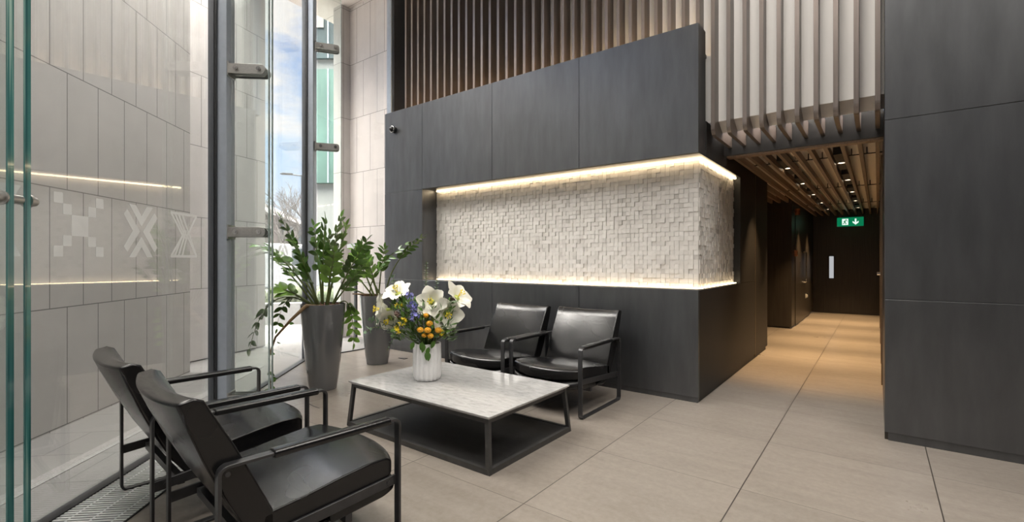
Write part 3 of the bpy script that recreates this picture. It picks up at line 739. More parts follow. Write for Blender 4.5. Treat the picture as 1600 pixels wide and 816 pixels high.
# parked white van
t = empty('parked_van', cp(-0.480, 17.0), math.radians(70)); tag(t, 'white van parked in the street, seen through the glass behind the low hedge', 'van')
MB().prism([(-2.0, 0.35), (2.0, 0.35), (2.05, 0.9), (1.45, 1.15), (1.05, 1.85), (-1.9, 1.9), (-2.0, 1.0)], -0.85, 0.85, 'y').build('body', M['car_white'], t, bevel=0.08, seg=3)
MB().prism([(0.2, 1.15), (1.2, 1.15), (0.95, 1.7), (0.2, 1.7)], -0.87, 0.87, 'y').build('side_window', M['far_glass'], t)
for x in (-1.25, 1.25):
    for y in (-0.8, 0.6): MB().cyl((x, y, 0.3), (x, y + 0.2, 0.3), 0.31, 18).build('wheel', M['tyre'], t, smooth=40)
for y in (-0.8, 0.62): MB().box(-2.04, -1.98, y, y + 0.18, 0.9, 1.35).build('tail_light', M['tail'], t)
# slim bollard lamp outside the narrow pane
t = empty('post_light', (-6.72, 4.62, 0)); tag(t, 'slim dark post with a flat angled head outside the narrow pane', 'post light')
MB().box(-0.02, 0.02, -0.02, 0.02, -0.012, 1.50).build('post', M['lamp_grey'], t); MB().box(-0.03, 0.03, -0.03, 0.03, 0.95, 1.42).build('box', M['lamp_grey'], t)
MB().prism([(-0.17, 1.50), (0.06, 1.50), (0.06, 1.58), (0.03, 1.58), (-0.17, 1.56)], -0.05, 0.05, 'y').build('head', M['steel'], t, bevel=0.004)

# ================================================================== COFFEE TABLE
ct = empty('coffee_table', (-2.588, 2.685, 0)); tag(ct, 'low square coffee table with grey marble top and black metal frame', 'coffee table')
TX, TY, TZ = 0.724, 0.475, 0.352
b = MB(); b.prism([(-TX + 0.012, -TY + 0.012), (TX - 0.012, -TY + 0.012), (TX - 0.012, TY - 0.012), (-TX + 0.012, TY - 0.012)], TZ - 0.022, TZ - 0.012, 'z'); b.box(-TX, TX, -TY, TY, TZ - 0.012, TZ)
b.build('marble_top', M['marble'], ct, bevel=0.0025)['label'] = 'polished grey white marble top'
def bar(b, p, q, w, h):
    p, q = Vector(p), Vector(q); d = (q - p); L = d.length; d.normalize(); s_ = d.cross(Vector((0, 0, 1)))
    if s_.length < 0.3: s_ = Vector((1, 0, 0))
    s_.normalize(); u = s_.cross(d).normalized()
    v = [b.bm.verts.new(c + s_ * a * w / 2 + u * e_ * h / 2) for c in (p, q) for a, e_ in ((-1, -1), (1, -1), (1, 1), (-1, 1))]
    for f in ((0, 1, 2, 3), (7, 6, 5, 4), (0, 4, 5, 1), (1, 5, 6, 2), (2, 6, 7, 3), (3, 7, 4, 0)): b._f([v[i] for i in f])
TOPX, TOPY, BX, BY = TX - 0.035, TY - 0.03, TX - 0.005, TY - 0.005
b = MB(); zt = TZ - 0.036
for s_ in (-1, 1): bar(b, (-TOPX, s_ * TOPY, zt), (TOPX, s_ * TOPY, zt), 0.022, 0.026); bar(b, (s_ * TOPX, -TOPY, zt), (s_ * TOPX, TOPY, zt), 0.022, 0.026)
b.build('top_rail', M['table_metal'], ct)
b = MB(); zb = 0.018
for s_ in (-1, 1): bar(b, (-BX, s_ * BY, zb), (BX, s_ * BY, zb), 0.026, 0.036); bar(b, (s_ * BX, -BY, zb), (s_ * BX, BY, zb), 0.026, 0.036)
b.build('bottom_rail', M['table_metal'], ct)
for sx in (-1, 1):
    for sy in (-1, 1):
        b = MB()
        tp = [(sx * TOPX - 0.016, sy * TOPY - 0.013), (sx * TOPX + 0.016, sy * TOPY - 0.013), (sx * TOPX + 0.016, sy * TOPY + 0.013), (sx * TOPX - 0.016, sy * TOPY + 0.013)]
        bt = [(x + sx * (BX - TOPX), y + sy * (BY - TOPY)) for x, y in tp]
        A_ = [b.bm.verts.new((x, y, 0.0)) for x, y in bt]; B_ = [b.bm.verts.new((x, y, TZ - 0.023)) for x, y in tp]
        b._f(A_[::-1]); b._f(B_)
        for i in range(4): b._f([A_[i], A_[(i + 1) % 4], B_[(i + 1) % 4], B_[i]])
        b.build('leg', M['table_metal'], ct, bevel=0.002)
MB().box(-BX + 0.012, BX - 0.012, -BY + 0.012, BY - 0.012, 0.014, 0.030).build('shelf', M['shelf'], ct)

# ================================================================== ARMCHAIRS
CW, CDp = 0.750, 0.370        # frame width, half depth
def make_chair():
    root = empty('leather_armchair')
    zt, r, bw = 0.583, 0.035, 0.038
    def loop(r_off):
        pts = []
        y0, y1, z0, z1 = -CDp + r_off, CDp - r_off, r_off, zt - r_off
        rr = max(0.006, r - r_off)
        for cy_, cz_, a0 in ((y1 - rr, z1 - rr, 0), (y0 + rr, z1 - rr, PI / 2), (y0 + rr, z0 + rr, PI), (y1 - rr, z0 + rr, 3 * PI / 2)):
            for k in range(6): a = a0 + (PI / 2) * k / 5; pts.append((cy_ + rr * math.cos(a), cz_ + rr * math.sin(a)))
        return pts
    for sx in (-1, 1):
        xc = sx * (CW / 2 - bw / 2); b = MB(); O_, I_ = loop(0.0), loop(0.012); n = len(O_)
        vs = [[b.bm.verts.new((x, p[0], p[1])) for p in ring] for x in (xc - bw / 2, xc + bw / 2) for ring in (O_, I_)]
        for i in range(n):
            j = (i + 1) % n; o0, i0, o1, i1 = vs
            b._f([o0[i], o0[j], o1[j], o1[i]]); b._f([i0[j], i0[i], i1[i], i1[j]]); b._f([o0[j], o0[i], i0[i], i0[j]]); b._f([o1[i], o1[j], i1[j], i1[i]])
        fr = b.build('side_frame', M['chair_metal'], root, bevel=0.0015, smooth=30)
        b = MB(); xi = xc - sx * (bw / 2 - 0.006)
        b.prism([(-CDp + 0.012, 0.215), (CDp - 0.012, 0.275), (CDp - 0.012, 0.318), (-CDp + 0.012, 0.262)], xi - 0.006, xi + 0.006, 'x'); b.build('side_rail', M['chair_metal'], root, bevel=0.001, seg=1)
        for xa, xb, yy, zz in ((xi + sx * 0.006, xi + sx * 0.010, CDp - 0.05, 0.292), (xi + sx * 0.006, xi + sx * 0.010, -CDp + 0.06, 0.243), (xc + sx * bw / 2, xc + sx * (bw / 2 + 0.003), -CDp + 0.03, zt - 0.03)):
            MB().cyl((xa, yy, zz), (xb, yy, zz), 0.009, 12).build('bolt', M['chair_metal'], fr, smooth=40)
        # leather sleeve on the arm
        b = MB(); prof = []
        for k in range(16):
            a = 2 * PI * k / 16; cx_, cz_ = math.cos(a), math.sin(a)
            prof.append((xc + 0.029 * math.copysign(abs(cx_) ** 0.6, cx_), zt - 0.006 + 0.0165 * math.copysign(abs(cz_) ** 0.7, cz_)))
        b.prism(prof, -0.185, 0.315, 'y'); pd = b.build('arm_pad', M['leather'], root, bevel=0.004, smooth=50)
        MB().tube([(xc - sx * 0.022, -0.18, zt - 0.018), (xc - sx * 0.022, 0.31, zt - 0.018)], 0.003, 6).build('seam', M['leather'], pd)
    b = MB(); b.box(-CW / 2 + 0.04, CW / 2 - 0.04, 0.12, 0.15, 0.18, 0.215); b.build('cross_rail', M['chair_metal'], root)
    MB().box(-CW / 2 + 0.04, CW / 2 - 0.04, -0.26, -0.23, 0.215, 0.25).build('cross_rail', M['chair_metal'], root)
    # soft pieces: section in (y, z) swept across x with a plan bulge
    def swept(name, sec, hw, nx, fn, sub=1, bev=0.012):
        b = MB(); rings = []
        for i in range(nx + 1):
            u = -1 + 2 * i / nx; rings.append([b.bm.verts.new(fn(u, y, z, k)) for k, (y, z) in enumerate(sec)])
        n = len(sec)
        for a, c in zip(rings, rings[1:]):
            for k in range(n): b._f([a[k], a[(k + 1) % n], c[(k + 1) % n], c[k]])
        b._f(rings[0][::-1]); b._f(rings[-1])
        return b.build(name, M['leather'], root, smooth=38, bevel=bev, seg=3)
    HW = CW / 2 - bw - 0.002
    def rrect(pts, r=0.02, seg=4):
        out = []; n = len(pts)
        for i in range(n):
            p0, p, p1 = Vector(pts[i - 1]), Vector(pts[i]), Vector(pts[(i + 1) % n])
            a, c = (p0 - p).normalized(), (p1 - p).normalized(); rr = min(r, (p0 - p).length * 0.45, (p1 - p).length * 0.45)
            A, C = p + a * rr, p + c * rr
            for k in range(seg + 1):
                t = k / seg; q = A * (1 - t) ** 2 + p * 2 * t * (1 - t) + C * t ** 2; out.append((q.x, q.y))
        return out
    def edge(u): return max(0.0, 1 - abs(u) ** 2.2)
    # seat cushion
    top = [(-0.20, 0.345), (-0.05, 0.362), (0.10, 0.385), (0.24, 0.402), (0.32, 0.400)]
    sec = rrect([(-0.21, 0.255)] + [(-0.21, 0.345)] + top[1:] + [(0.345, 0.385), (0.345, 0.325), (0.33, 0.312)], 0.018)
    def fseat(u, y, z, k):
        g = edge(u); fy = max(0, (y + 0.05) / 0.40)
        zz = z + (0.016 * g * (1 if z > 0.335 else 0.0)) - (0.022 * g * fy ** 2 if True else 0)
        return (u * HW, y + 0.085 * g * fy ** 2, zz)
    swept('seat_cushion', sec, HW, 20, fseat)
    sec = rrect([(0.05, 0.280), (0.335, 0.312), (0.362, 0.290), (0.358, 0.252), (0.31, 0.230), (0.05, 0.205)], 0.025)
    def fbase(u, y, z, k):
        g = edge(u); fy = max(0, (y + 0.05) / 0.40)
        return (u * (HW + 0.002), y + 0.080 * g * fy ** 2, z - 0.030 * g * fy ** 2)
    swept('seat_base', sec, HW, 20, fbase, bev=0.008)
    # back shell: slanted slab that curls under the seat
    front = [(-0.165, 0.335), (-0.202, 0.42), (-0.252, 0.53), (-0.310, 0.65), (-0.366, 0.755), (-0.398, 0.816)]
    rear = [(-0.430, 0.830), (-0.482, 0.818), (-0.448, 0.72), (-0.402, 0.60), (-0.342, 0.46), (-0.275, 0.33), (-0.20, 0.225), (-0.10, 0.195), (0.05, 0.205), (0.05, 0.228), (-0.10, 0.245), (-0.165, 0.262)]
    sec = front + rear
    def fback(u, y, z, k):
        g = edge(u); t = max(0, min(1, (z - 0.25) / 0.5))
        zz = z - 0.010 * g * (1 if z > 0.78 else 0)
        return (u * HW, y - 0.040 * g * t, zz)
    bk = swept('backrest', sec, HW, 20, fback, bev=0.010)
    for sx in (-1, 1):
        MB().tube([fback(sx * 0.985, y, z, 0) for y, z in [(-0.464, 0.790), (-0.445, 0.72), (-0.400, 0.60), (-0.340, 0.46), (-0.276, 0.335)]], 0.004, 6).build('piping', M['leather'], bk, smooth=180)
    return root
G = 'black leather lounge chairs around the marble table'
ch = make_chair()
def put(o, x, y, deg, label): o.location = (x, y, 0.0); o.rotation_euler = (0, 0, math.radians(deg)); tag(o, label, 'armchair', G)
put(ch, -2.140, 1.098, -5.6, 'black leather armchair nearest the camera, seen from behind in the foreground')
for x, y, dg, lb in ((-3.000, 1.140, -4.5, 'black leather armchair by the glass, seen from behind over the floor grille'),
                     (-2.282, 3.800, 180.0, 'black leather armchair facing out by the black wall, the right one of that pair'),
                     (-3.046, 3.745, 180.0, 'black leather armchair facing out by the black wall, the one behind the flowers')):
    put(copy_tree(ch), x, y, dg, lb)

# ================================================================== PLANTS
def bez(p, q, r, t): return p * (1 - t) ** 2 + q * 2 * t * (1 - t) + r * t * t
def leaf(b, base, d, up, L, w, fold=0.25, curl=0.15, n=5):
    d = d.normalized(); s_ = d.cross(up)
    if s_.length < 1e-3: s_ = Vector((1, 0, 0))
    s_.normalize(); u = s_.cross(d).normalized()
    rows = []
    for i in range(n + 1):
        t = i / n; hw = w * 0.5 * (math.sin(PI * min(1, t * 0.93 + 0.05)) ** 0.8) * (1.15 - 0.35 * t) if 0 < i < n else 0.0
        c = base + d * (L * t) - u * (curl * L * t * t)
        if hw == 0: rows.append([b.bm.verts.new(c)])
        else: rows.append([b.bm.verts.new(c - s_ * hw + u * hw * fold), b.bm.verts.new(c), b.bm.verts.new(c + s_ * hw + u * hw * fold)])
    for a, c in zip(rows, rows[1:]):
        if len(a) == 1 and len(c) == 3: b._f([a[0], c[1], c[0]]); b._f([a[0], c[2], c[1]])
        elif len(a) == 3 and len(c) == 3:
            b._f([a[0], a[1], c[1], c[0]]); b._f([a[1], a[2], c[2], c[1]])
        elif len(c) == 1: b._f([a[0], a[1], c[0]]); b._f([a[1], a[2], c[0]])
RV = Vector((math.cos(YAW), math.sin(YAW), 0)); DV = Vector((-math.sin(YAW), math.cos(YAW), 0))
def frond(plant, base, mid, tip, r0, npairs, L, w, m, start=0.25, seed=0, stem_m='stem', jit=0.35):
    """base, mid, tip in (sideways, away, up) metres from the plant's foot"""
    rnd = random.Random(seed)
    P = [RV * v[0] + DV * v[1] + Vector((0, 0, v[2])) for v in (base, mid, tip)]
    n = 14; pts = [bez(*P, i / n) for i in range(n + 1)]
    st = MB().tube(pts, [r0 * (1 - 0.8 * i / n) for i in range(n + 1)], 7).build('stem', M[stem_m], plant, smooth=180)
    b = MB(); side = Vector((rnd.uniform(-.4, .4), rnd.uniform(-.4, .4), 1)).normalized()
    npairs = max(5, int(npairs * 0.8)); L *= 1.12; w *= 1.1
    for i in range(npairs):
        t = start + (0.99 - start) * (i + 0.5) / npairs; p = bez(*P, t); tg = (bez(*P, min(1, t + .02)) - bez(*P, t - .02)).normalized()
        s_ = tg.cross(side)
        if s_.length < 0.2: s_ = tg.cross(RV)
        s_.normalize(); k = 0.75 + 0.35 * math.sin(PI * t)
        for sg in (-1, 1):
            dr = (s_ * sg * 0.85 + tg * 0.65 + Vector((rnd.uniform(-1, 1), rnd.uniform(-1, 1), rnd.uniform(-1, 0.8))) * jit * 0.6)
            nrm = (s_.cross(tg) + Vector((rnd.uniform(-1, 1), rnd.uniform(-1, 1), rnd.uniform(-1, 1))) * jit)
            if nrm.z < 0: nrm = -nrm
            leaf(b, p + tg * rnd.uniform(-.008, .008), dr, nrm, L * 1.15 * k * rnd.uniform(0.85, 1.12), w * 1.2 * k * rnd.uniform(0.85, 1.1), 0.22, rnd.uniform(0.0, 0.3))
    tg = (P[2] - bez(*P, 0.95)).normalized(); leaf(b, P[2], tg, Vector((0.2, 0.1, 1)), L * 0.8, w * 0.75)
    b.build('leaflets', M[m], st, smooth=180)
def planter(loc, label):
    t = empty('potted_plant', loc); tag(t, label, 'potted plant', 'glossy grey planters by the window')
    prof = [(0.118, 0.0), (0.132, 0.004), (0.150, 0.12), (0.172, 0.32), (0.193, 0.55), (0.209, 0.75), (0.215, 0.855), (0.214, 0.862), (0.203, 0.862), (0.200, 0.80)]
    MB().lathe(prof, seg=56).build('planter', M['planter'], t, smooth=50)
    b = MB().lathe([(0.001, 0.825), (0.08, 0.832), (0.199, 0.815)], seg=40, capb=False)
    rnd = random.Random(3)
    for k in range(60):
        a = rnd.uniform(0, 2 * PI); r_ = rnd.uniform(0, 0.18); b.ball((r_ * math.cos(a), r_ * math.sin(a), 0.835 + rnd.uniform(0, 0.02)), rnd.uniform(0.010, 0.020), 6, (1.4, 1, 0.7))
    b.build('soil', M['soil'], t, smooth=60)
    return t
p1 = planter((-4.472, 2.693, 0), 'tall glossy grey planter with the fullest leafy plant, nearest the glass fin')
Z = 0.83
F1 = [  # base, mid, tip, radius, pairs, leaf length, width, material, start
    ((-0.04, 0.0, Z), (-0.20, 0.00, 1.30), (-0.40, -0.05, 1.72), .011, 9, .10, .050, 'leaf', .38),
    ((-0.02, 0.03, Z), (-0.09, 0.10, 1.35), (-0.16, 0.15, 1.66), .012, 9, .10, .050, 'leaf', .35),
    ((0.01, -0.04, Z), (0.01, -0.05, 1.30), (0.05, -0.08, 1.70), .014, 10, .105, .052, 'leaf', .38),
    ((0.03, 0.04, Z), (0.06, 0.05, 1.35), (0.16, 0.06, 1.74), .012, 10, .105, .050, 'leaf', .42),
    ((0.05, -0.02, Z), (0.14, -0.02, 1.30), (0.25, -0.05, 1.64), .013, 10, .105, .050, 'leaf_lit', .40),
    ((0.07, 0.05, Z), (0.24, 0.05, 1.22), (0.44, 0.02, 1.50), .012, 10, .10, .046, 'leaf', .35),
    ((-0.06, 0.03, Z), (-0.30, 0.05, 1.20), (-0.60, 0.10, 1.44), .013, 9, .10, .050, 'leaf', .42),
    ((-0.07, 0.06, Z), (-0.36, 0.22, 1.36), (-0.86, 0.28, 1.47), .011, 10, .095, .050, 'leaf', .50),
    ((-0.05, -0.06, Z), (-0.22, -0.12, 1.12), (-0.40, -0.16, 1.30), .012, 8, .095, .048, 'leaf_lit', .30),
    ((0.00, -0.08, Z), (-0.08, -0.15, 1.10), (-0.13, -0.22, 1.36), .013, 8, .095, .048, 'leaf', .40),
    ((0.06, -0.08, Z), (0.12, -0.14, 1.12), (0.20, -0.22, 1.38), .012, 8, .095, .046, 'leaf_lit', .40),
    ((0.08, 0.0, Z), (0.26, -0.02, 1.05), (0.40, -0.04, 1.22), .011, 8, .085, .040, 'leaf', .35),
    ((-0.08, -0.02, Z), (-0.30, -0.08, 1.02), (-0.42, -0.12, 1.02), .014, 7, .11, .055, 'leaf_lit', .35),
    ((-0.10, 0.00, Z), (-0.55, -0.05, 1.16), (-0.70, -0.08, 0.42), .009, 9, .095, .048, 'leaf', .45),
    ((-0.10, 0.04, Z), (-0.42, 0.05, 1.10), (-0.50, 0.06, 0.60), .007, 7, .07, .035, 'leaf', .45),
    ((0.10, 0.10, Z), (0.26, 0.14, 1.02), (0.27, 0.12, 0.44), .008, 9, .085, .045, 'leaf_lit', .40),
    ((0.02, 0.07, Z), (0.02, 0.14, 1.25), (0.00, 0.18, 1.56), .012, 9, .10, .050, 'leaf', .42),
    ((-0.03, -0.05, Z), (-0.10, -0.10, 1.22), (-0.24, -0.14, 1.50), .012, 9, .10, .050, 'leaf', .42),
]
for i, (bs, md, tp, r0, npr, L_, w_2, m_, st_) in enumerate(F1): frond(p1, bs, md, tp, r0, npr, L_, w_2, m_, st_, i + 3)
# thick bare stem trailing over the rim, almost leafless
b = MB(); pts = [RV * x + DV * y + Vector((0, 0, z)) for x, y, z in ((0.02, -0.10, 0.84), (-0.08, -0.21, 0.86), (-0.22, -0.24, 0.72), (-0.36, -0.25, 0.56), (-0.42, -0.25, 0.38), (-0.42, -0.25, 0.20), (-0.40, -0.25, 0.06))]
st = b.tube(pts, [.018, .020, .013, .010, .008, .006, .004], 8).build('trailing_stem', M['stem_brown'], p1, smooth=180)
b = MB(); rnd = random.Random(4)
for i in range(14):
    q = pts[2 + i % 5] + Vector((rnd.uniform(-.02, .02), rnd.uniform(-.02, .02), rnd.uniform(-.05, .03))) if i < 6 else pts[6] + Vector((0, 0, rnd.uniform(0, .2)))
    leaf(b, q, RV * rnd.choice((-1, 1)) + Vector((0, 0, rnd.uniform(-1, .2))), Vector((rnd.uniform(-1, 1), -1, .3)), rnd.uniform(.035, .06), .03)
b.build('leaflets', M['leaf'], st, smooth=180)
p2 = planter((-5.022, 3.770, 0), 'tall glossy grey planter with a sparse arching plant, by the black wall')
F2 = [
    ((0.10, 0.0, Z), (0.14, 0.0, 1.30), (0.58, 0.0, 1.60), .011, 10, .085, .036, 'leaf', .55),
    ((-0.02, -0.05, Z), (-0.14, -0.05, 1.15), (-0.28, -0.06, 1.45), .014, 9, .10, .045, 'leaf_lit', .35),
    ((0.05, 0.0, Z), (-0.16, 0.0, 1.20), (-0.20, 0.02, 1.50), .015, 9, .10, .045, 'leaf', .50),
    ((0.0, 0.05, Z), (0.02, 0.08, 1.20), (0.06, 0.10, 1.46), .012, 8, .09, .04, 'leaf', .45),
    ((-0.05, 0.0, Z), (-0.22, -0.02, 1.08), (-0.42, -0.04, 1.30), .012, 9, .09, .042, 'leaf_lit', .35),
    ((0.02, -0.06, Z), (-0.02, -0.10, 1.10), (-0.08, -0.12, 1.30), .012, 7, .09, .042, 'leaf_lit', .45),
    ((-0.06, -0.10, Z), (-0.10, -0.15, 1.18), (0.42, -0.10, 1.52), .009, 11, .10, .036, 'leaf', .40),
    ((-0.10, 0.02, Z), (-0.24, 0.02, 0.92), (-0.36, 0.0, 0.94), .013, 6, .08, .035, 'leaf', .60),
]
for i, (bs, md, tp, r0, npr, L_, w_2, m_, st_) in enumerate(F2): frond(p2, bs, md, tp, r0, npr, L_, w_2, m_, st_, i + 40)
b = MB(); b.tube([RV * 0.12 + Vector((0, 0, .85)), RV * -.05 + Vector((0, 0, .865)), RV * -.30 - DV * .05 + Vector((0, 0, .88))], [.014, .016, .008], 8); b.build('woody_stem', M['stem_brown'], p2, smooth=180)

# ================================================================== VASE AND FLOWERS
VC = Vector((-2.855, 2.620, TZ)); VH = 0.292
va = empty('vase', VC); tag(va, 'white ribbed ceramic vase on the marble coffee table', 'vase')
def rib(a, r, z): return r * (1 + 0.15 * (abs(math.cos(a * 8 + 0.6 * math.sin(z * 24))) ** 0.7 - 0.6)) if r > 0.06 else r
prof = [(0.070, 0.0), (0.095, 0.006), (0.104, 0.03), (0.107, 0.10), (0.106, 0.20), (0.104, 0.27), (0.103, VH), (0.094, VH), (0.092, 0.22), (0.090, 0.05)]
MB().lathe(prof, seg=256, fn=rib).build('body', M['vase'], va, smooth=80)
MB().lathe([(0.001, 0.20), (0.091, 0.20)], seg=32, capb=False).build('water', M['shelf'], va)
K = 3.85 / 747.6
def fl(px, py, dy=0.0):
    """sideways and height read off the bouquet, dy = away from the viewer"""
    return VC + RV * ((px - 669) * K) + DV * dy + Vector((0, 0, 1.3 - (py - 409) * K - TZ))
NECK = VC + Vector((0, 0, VH - 0.06))
def stem_to(root, head, r=0.004, m='stem', seed=0):
    rnd = random.Random(seed); p = NECK + Vector((rnd.uniform(-.05, .05), rnd.uniform(-.05, .05), 0)); h = head
    q = (p * 0.5 + h * 0.5) + Vector((0, 0, 0.04)); q.x = p.x * 0.7 + h.x * 0.3; q.y = p.y * 0.7 + h.y * 0.3
    return MB().tube([bez(p, q, h, k / 8) - h for k in range(9)], r, 6).build('stem', M[m], root, smooth=180)
def amaryllis(px, py, dy, face, size, label, seed):
    size *= 1.2
    rnd = random.Random(seed); h = fl(px, py, dy); t = empty('amaryllis', h); tag(t, label, 'flower', 'white amaryllis blooms in the vase')
    ax = (RV * face[0] + DV * face[1] + Vector((0, 0, face[2]))).normalized()
    u = ax.cross(Vector((0.1, 0.2, 1))).normalized(); v = ax.cross(u)
    b = MB()
    for k in range(6):
        a = k * PI / 3 + rnd.uniform(-.1, .1); out = u * math.cos(a) + v * math.sin(a); tz = out.cross(ax)
        L = size * (1.0 if k % 2 else 0.93); n = 7; rows = []
        for i in range(n + 1):
            s_ = i / n; rad = L * (0.10 + 0.85 * s_ ** 0.9) * (0.35 + 0.65 * s_ ** 0.5); h_ = L * (-0.45 + 0.62 * s_ ** 0.8 - 0.22 * s_ ** 3)
            hw = L * 0.46 * math.sin(PI * min(0.99, 0.08 + 0.9 * s_)) ** 0.62 * (1 - 0.15 * s_); c = out * rad + ax * h_
            wv = 0.05 * L * math.sin(s_ * 9 + seed + k)
            rows.append([b.bm.verts.new(c + tz * hw * q_ + ax * (0.10 * hw * (abs(q_) * 2 - 1) + wv * abs(q_))) for q_ in (-1, -.5, 0, .5, 1)])
        for A_, C_ in zip(rows, rows[1:]):
            for j in range(4): b._f([A_[j], A_[j + 1], C_[j + 1], C_[j]])
    b.build('petals', M['petal'], t, smooth=180)
    b = MB().tube([ax * (-size * .75), ax * (-size * .5), ax * (-size * .25)], [size * .07, size * .10, size * .17], 10); b.build('throat', M['throat'], t, smooth=180)
    b = MB()
    for k in range(6):
        a = k * PI / 3 + .4; e_ = ax * size * .22 + (u * math.cos(a) + v * math.sin(a)) * size * .14; b.tube([ax * -size * .2, e_], .0016, 5); b.ball(e_, .005, 6, (1, 1, 1.6))
    b.build('stamens', M['yellow'], t)
    stem_to(t, h - ax * size * .7, 0.006, 'stem', seed).location = -ax * size * .7
A_L = [(620, 455, 0.03, (-.2, -.5, .8), .115, 'white amaryllis at the top left of the bouquet, opening upward'),
       (594, 484, -0.02, (-.85, -.4, .1), .125, 'white amaryllis at the far left of the bouquet, facing left'),
       (612, 500, -0.08, (-.3, -.8, -.45), .105, 'white amaryllis low on the left of the bouquet, nodding down'),
       (678, 471, -0.10, (.0, -.95, .2), .115, 'white amaryllis in the middle of the bouquet, facing the camera'),
       (703, 491, -0.09, (.35, -.9, -.1), .125, 'white amaryllis right of centre in the bouquet, large and open'),
       (720, 462, 0.02, (.6, -.35, .55), .125, 'white amaryllis at the upper right of the bouquet, facing right')]
for i, a in enumerate(A_L): amaryllis(*a, i + 1)
def button(i, cx_, cy_, dy, r, lab):
    r *= .92; h = fl(560 + .27 * cx_, 420 + .27 * cy_, dy); t = empty('button_flower', h); tag(t, lab, 'flower', 'orange button flowers in the vase')
    b = MB(); b.ball((0, 0, 0), r, 14, (1, 1, .8)); rnd = random.Random(i)
    for k in range(46):
        a = k * 2.4; z = 1 - 2 * (k + .5) / 46; q = math.sqrt(1 - z * z); b.ball(Vector((q * math.cos(a), q * math.sin(a), z * .8)) * r, r * .2, 6)
    b.build('bloom', M['orange'], t, smooth=180); stem_to(t, h, .0028, 'stem', i + 20)
BT = [(385, 342, -.15, .024, 'orange button flower, leftmost of the low cluster in the bouquet'), (427, 343, -.16, .026, 'orange button flower, the large one at the centre of the low cluster'),
      (435, 308, -.14, .025, 'orange button flower directly above the large central one'), (412, 265, -.12, .021, 'orange button flower just under the middle white bloom'),
      (441, 376, -.15, .023, 'orange button flower, lowest of the cluster above the vase rim'), (405, 374, -.14, .019, 'small yellow orange button flower, low and left of the lowest'),
      (482, 346, -.13, .025, 'orange button flower, rightmost of the low cluster'), (362, 180, -.02, .022, 'orange button flower above the blue blooms'), (395, 152, .02, .023, 'orange button flower at the top behind the middle white bloom')]
for i, a in enumerate(BT): button(i, *a)
def cluster(name, cx_, cy_, dy, R_, n, pet, m, lab, cat, grp, seed):
    rnd = random.Random(seed); h = fl(560 + .27 * cx_, 420 + .27 * cy_, dy); t = empty(name, h); tag(t, lab, cat, grp); b = MB()
    for k in range(n):
        dr = Vector((rnd.gauss(0, 1), rnd.gauss(0, 1), rnd.gauss(.3, 1))).normalized(); c = dr * R_ * rnd.uniform(.55, 1)
        if pet:
            u = dr.cross(Vector((.3, .1, 1))).normalized(); v = dr.cross(u)
            for j in range(6):
                a = j * PI / 3; leaf(b, c, u * math.cos(a) + v * math.sin(a) + dr * .7, dr, pet, pet * .38, .1, -.1, 3)
        else: b.ball(c, R_ * .22, 6)
    b.build('florets', M[m], t, smooth=180); stem_to(t, h, .003, 'stem', seed)
cluster('agapanthus', 330, 222, -.09, .036, 13, .030, 'blue', 'lavender blue star flower cluster left of the middle white bloom', 'flower', 'blue flower clusters in the vase', 5)
cluster('agapanthus', 348, 268, -.12, .032, 11, .028, 'blue', 'lavender blue star flower cluster, the lower one of the blue group', 'flower', 'blue flower clusters in the vase', 6)
cluster('agapanthus', 305, 165, -.03, .030, 10, .026, 'blue', 'purple blue flower cluster, the upper left one of the blue group', 'flower', 'blue flower clusters in the vase', 7)
cluster('freesia', 280, 300, -.12, .018, 6, .030, 'yellow', 'yellow flower low on the left, the upper of two', 'flower', 'yellow flowers in the vase', 8)
cluster('freesia', 258, 342, -.12, .018, 6, .028, 'yellow', 'yellow flower low on the left, the lower of two', 'flower', 'yellow flowers in the vase', 9)
cluster('freesia', 250, 215, -.05, .016, 5, .026, 'yellow', 'yellow flower tucked between the left white blooms', 'flower', 'yellow flowers in the vase', 10)
cluster('freesia', 492, 362, -.11, .015, 5, .026, 'yellow', 'yellow flower at the right of the orange cluster', 'flower', 'yellow flowers in the vase', 14)
cluster('seed_head', 235, 268, -.07, .034, 40, 0, 'mauve', 'dusky brown seed head on the left of the bouquet', 'flower', 'brown seed heads in the vase', 11)
cluster('seed_head', 556, 185, -.02, .028, 34, 0, 'mauve', 'dusky brown seed head between the right white blooms', 'flower', 'brown seed heads in the vase', 12)
def sprig(name, pts, n, L, w, m, lab, seed, r=.0025):
    rnd = random.Random(seed); P = [fl(560 + .27 * x, 420 + .27 * y, d_) for x, y, d_ in pts]; o0 = NECK; t = empty(name, o0); tag(t, lab, 'sprig', 'eucalyptus sprigs in the vase')
    C = [NECK] + P; path = []
    for i in range(21):
        f = i / 20 * (len(C) - 1); k = min(int(f), len(C) - 2); path.append(C[k].lerp(C[k + 1], f - k) - o0)
    for _ in range(2): path = [path[0]] + [(path[i - 1] + path[i] * 2 + path[i + 1]) / 4 for i in range(1, 20)] + [path[-1]]
    MB().tube(path, r, 6).build('stem', M['stem'], t, smooth=180); b = MB()
    for i in range(n):
        f = .30 + .70 * i / n; k = min(19, int(f * 20)); p = path[k]; tg = (path[min(20, k + 1)] - path[k - 1]).normalized(); a = i * 1.57
        u = tg.cross(Vector((.2, .1, 1))).normalized(); v = tg.cross(u)
        for sg in (-1, 1): leaf(b, p, (u * math.cos(a) + v * math.sin(a)) * sg + tg * .4, tg, L * rnd.uniform(.8, 1.1), w, .1, .05, 4)
    b.build('leaves', M[m], t, smooth=180)
sprig('eucalyptus_sprig', [(385, 200, .06), (388, 60, .08), (390, -35, .08)], 17, .030, .022, 'euc', 'tall upright eucalyptus sprig rising above the bouquet', 1)
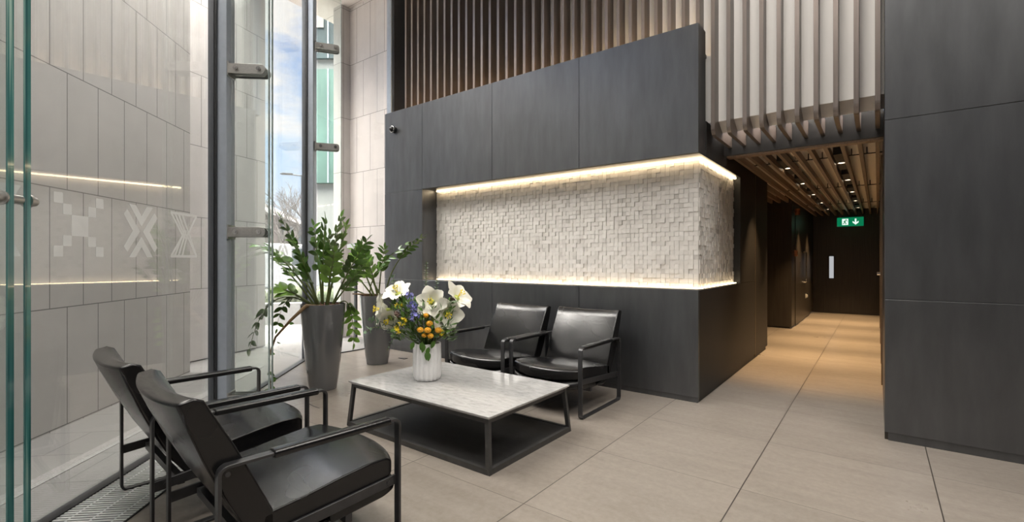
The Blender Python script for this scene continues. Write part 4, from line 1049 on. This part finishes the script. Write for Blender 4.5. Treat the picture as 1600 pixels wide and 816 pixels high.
sprig('eucalyptus_sprig', [(445, 180, .05), (455, 60, .06)], 10, .030, .022, 'euc', 'shorter eucalyptus sprig right of the tall upright one', 2)
sprig('eucalyptus_sprig', [(220, 330, -.06), (120, 300, -.04), (80, 290, -.03)], 9, .040, .034, 'euc', 'eucalyptus sprig with round leaves at the far left of the bouquet', 3)
sprig('eucalyptus_sprig', [(240, 360, -.05), (120, 330, -.08), (55, 370, -.08)], 9, .040, .026, 'euc', 'eucalyptus sprig drooping under the left white bloom', 4)
sprig('eucalyptus_sprig', [(260, 370, .02), (210, 400, .02), (170, 480, .02)], 9, .026, .014, 'euc', 'thin trailing eucalyptus sprig hanging low on the left', 5)
sprig('eucalyptus_sprig', [(500, 380, .02), (580, 320, .03), (610, 260, .03)], 9, .022, .012, 'mauve', 'wispy brown sprig on the right of the bouquet', 6)
sprig('eucalyptus_sprig', [(480, 390, -.06), (530, 380, -.08), (575, 345, -.08)], 10, .020, .012, 'stem_brown', 'short wispy sprig low on the right of the bouquet', 7)
sprig('eucalyptus_sprig', [(200, 120, .06), (195, 60, .08), (190, 50, .08)], 7, .034, .03, 'euc', 'round leaved sprig behind the top left white bloom', 8)
# filler foliage: nobody could count the blades
b = MB(); rnd = random.Random(9)
for k in range(620):
    f = rnd.random(); x = rnd.uniform(215, 560); y = rnd.uniform(195, 420); d_ = rnd.uniform(-.13, .10)
    p = fl(560 + .27 * x, 420 + .27 * y, d_ * (1 if y < 380 else .5))
    dr = (p - NECK).normalized() + Vector((rnd.uniform(-1, 1), rnd.uniform(-1, 1), rnd.uniform(-.6, 1))) * .8
    leaf(b, p - VC, dr, Vector((rnd.uniform(-1, 1), rnd.uniform(-1, 1), 1)), rnd.uniform(.04, .08), rnd.uniform(.010, .028), .2, .2, 3)
for x, y in ((405, 425), (430, 440), (418, 465), (395, 410), (345, 410), (460, 405), (430, 470)):
    p = fl(560 + .27 * x, 420 + .27 * y, -.12); leaf(b, p - VC, Vector((rnd.uniform(-.4, .4), -.3, -1)), -DV, .07, .035, .2, .1, 4)
for k in range(60):
    a = rnd.uniform(0, 6.28); r_ = rnd.uniform(0, .08); q = Vector((r_ * math.cos(a), r_ * math.sin(a), VH - .10)); b.tube([q, q * 1.25 + Vector((0, 0, .12 + rnd.uniform(0, .06)))], .002, 4)
o = b.build('foliage', M['leaf'], smooth=180); o.location = VC; tag(o, 'dark green filler foliage filling the bouquet above the vase', 'foliage'); o['kind'] = 'stuff'
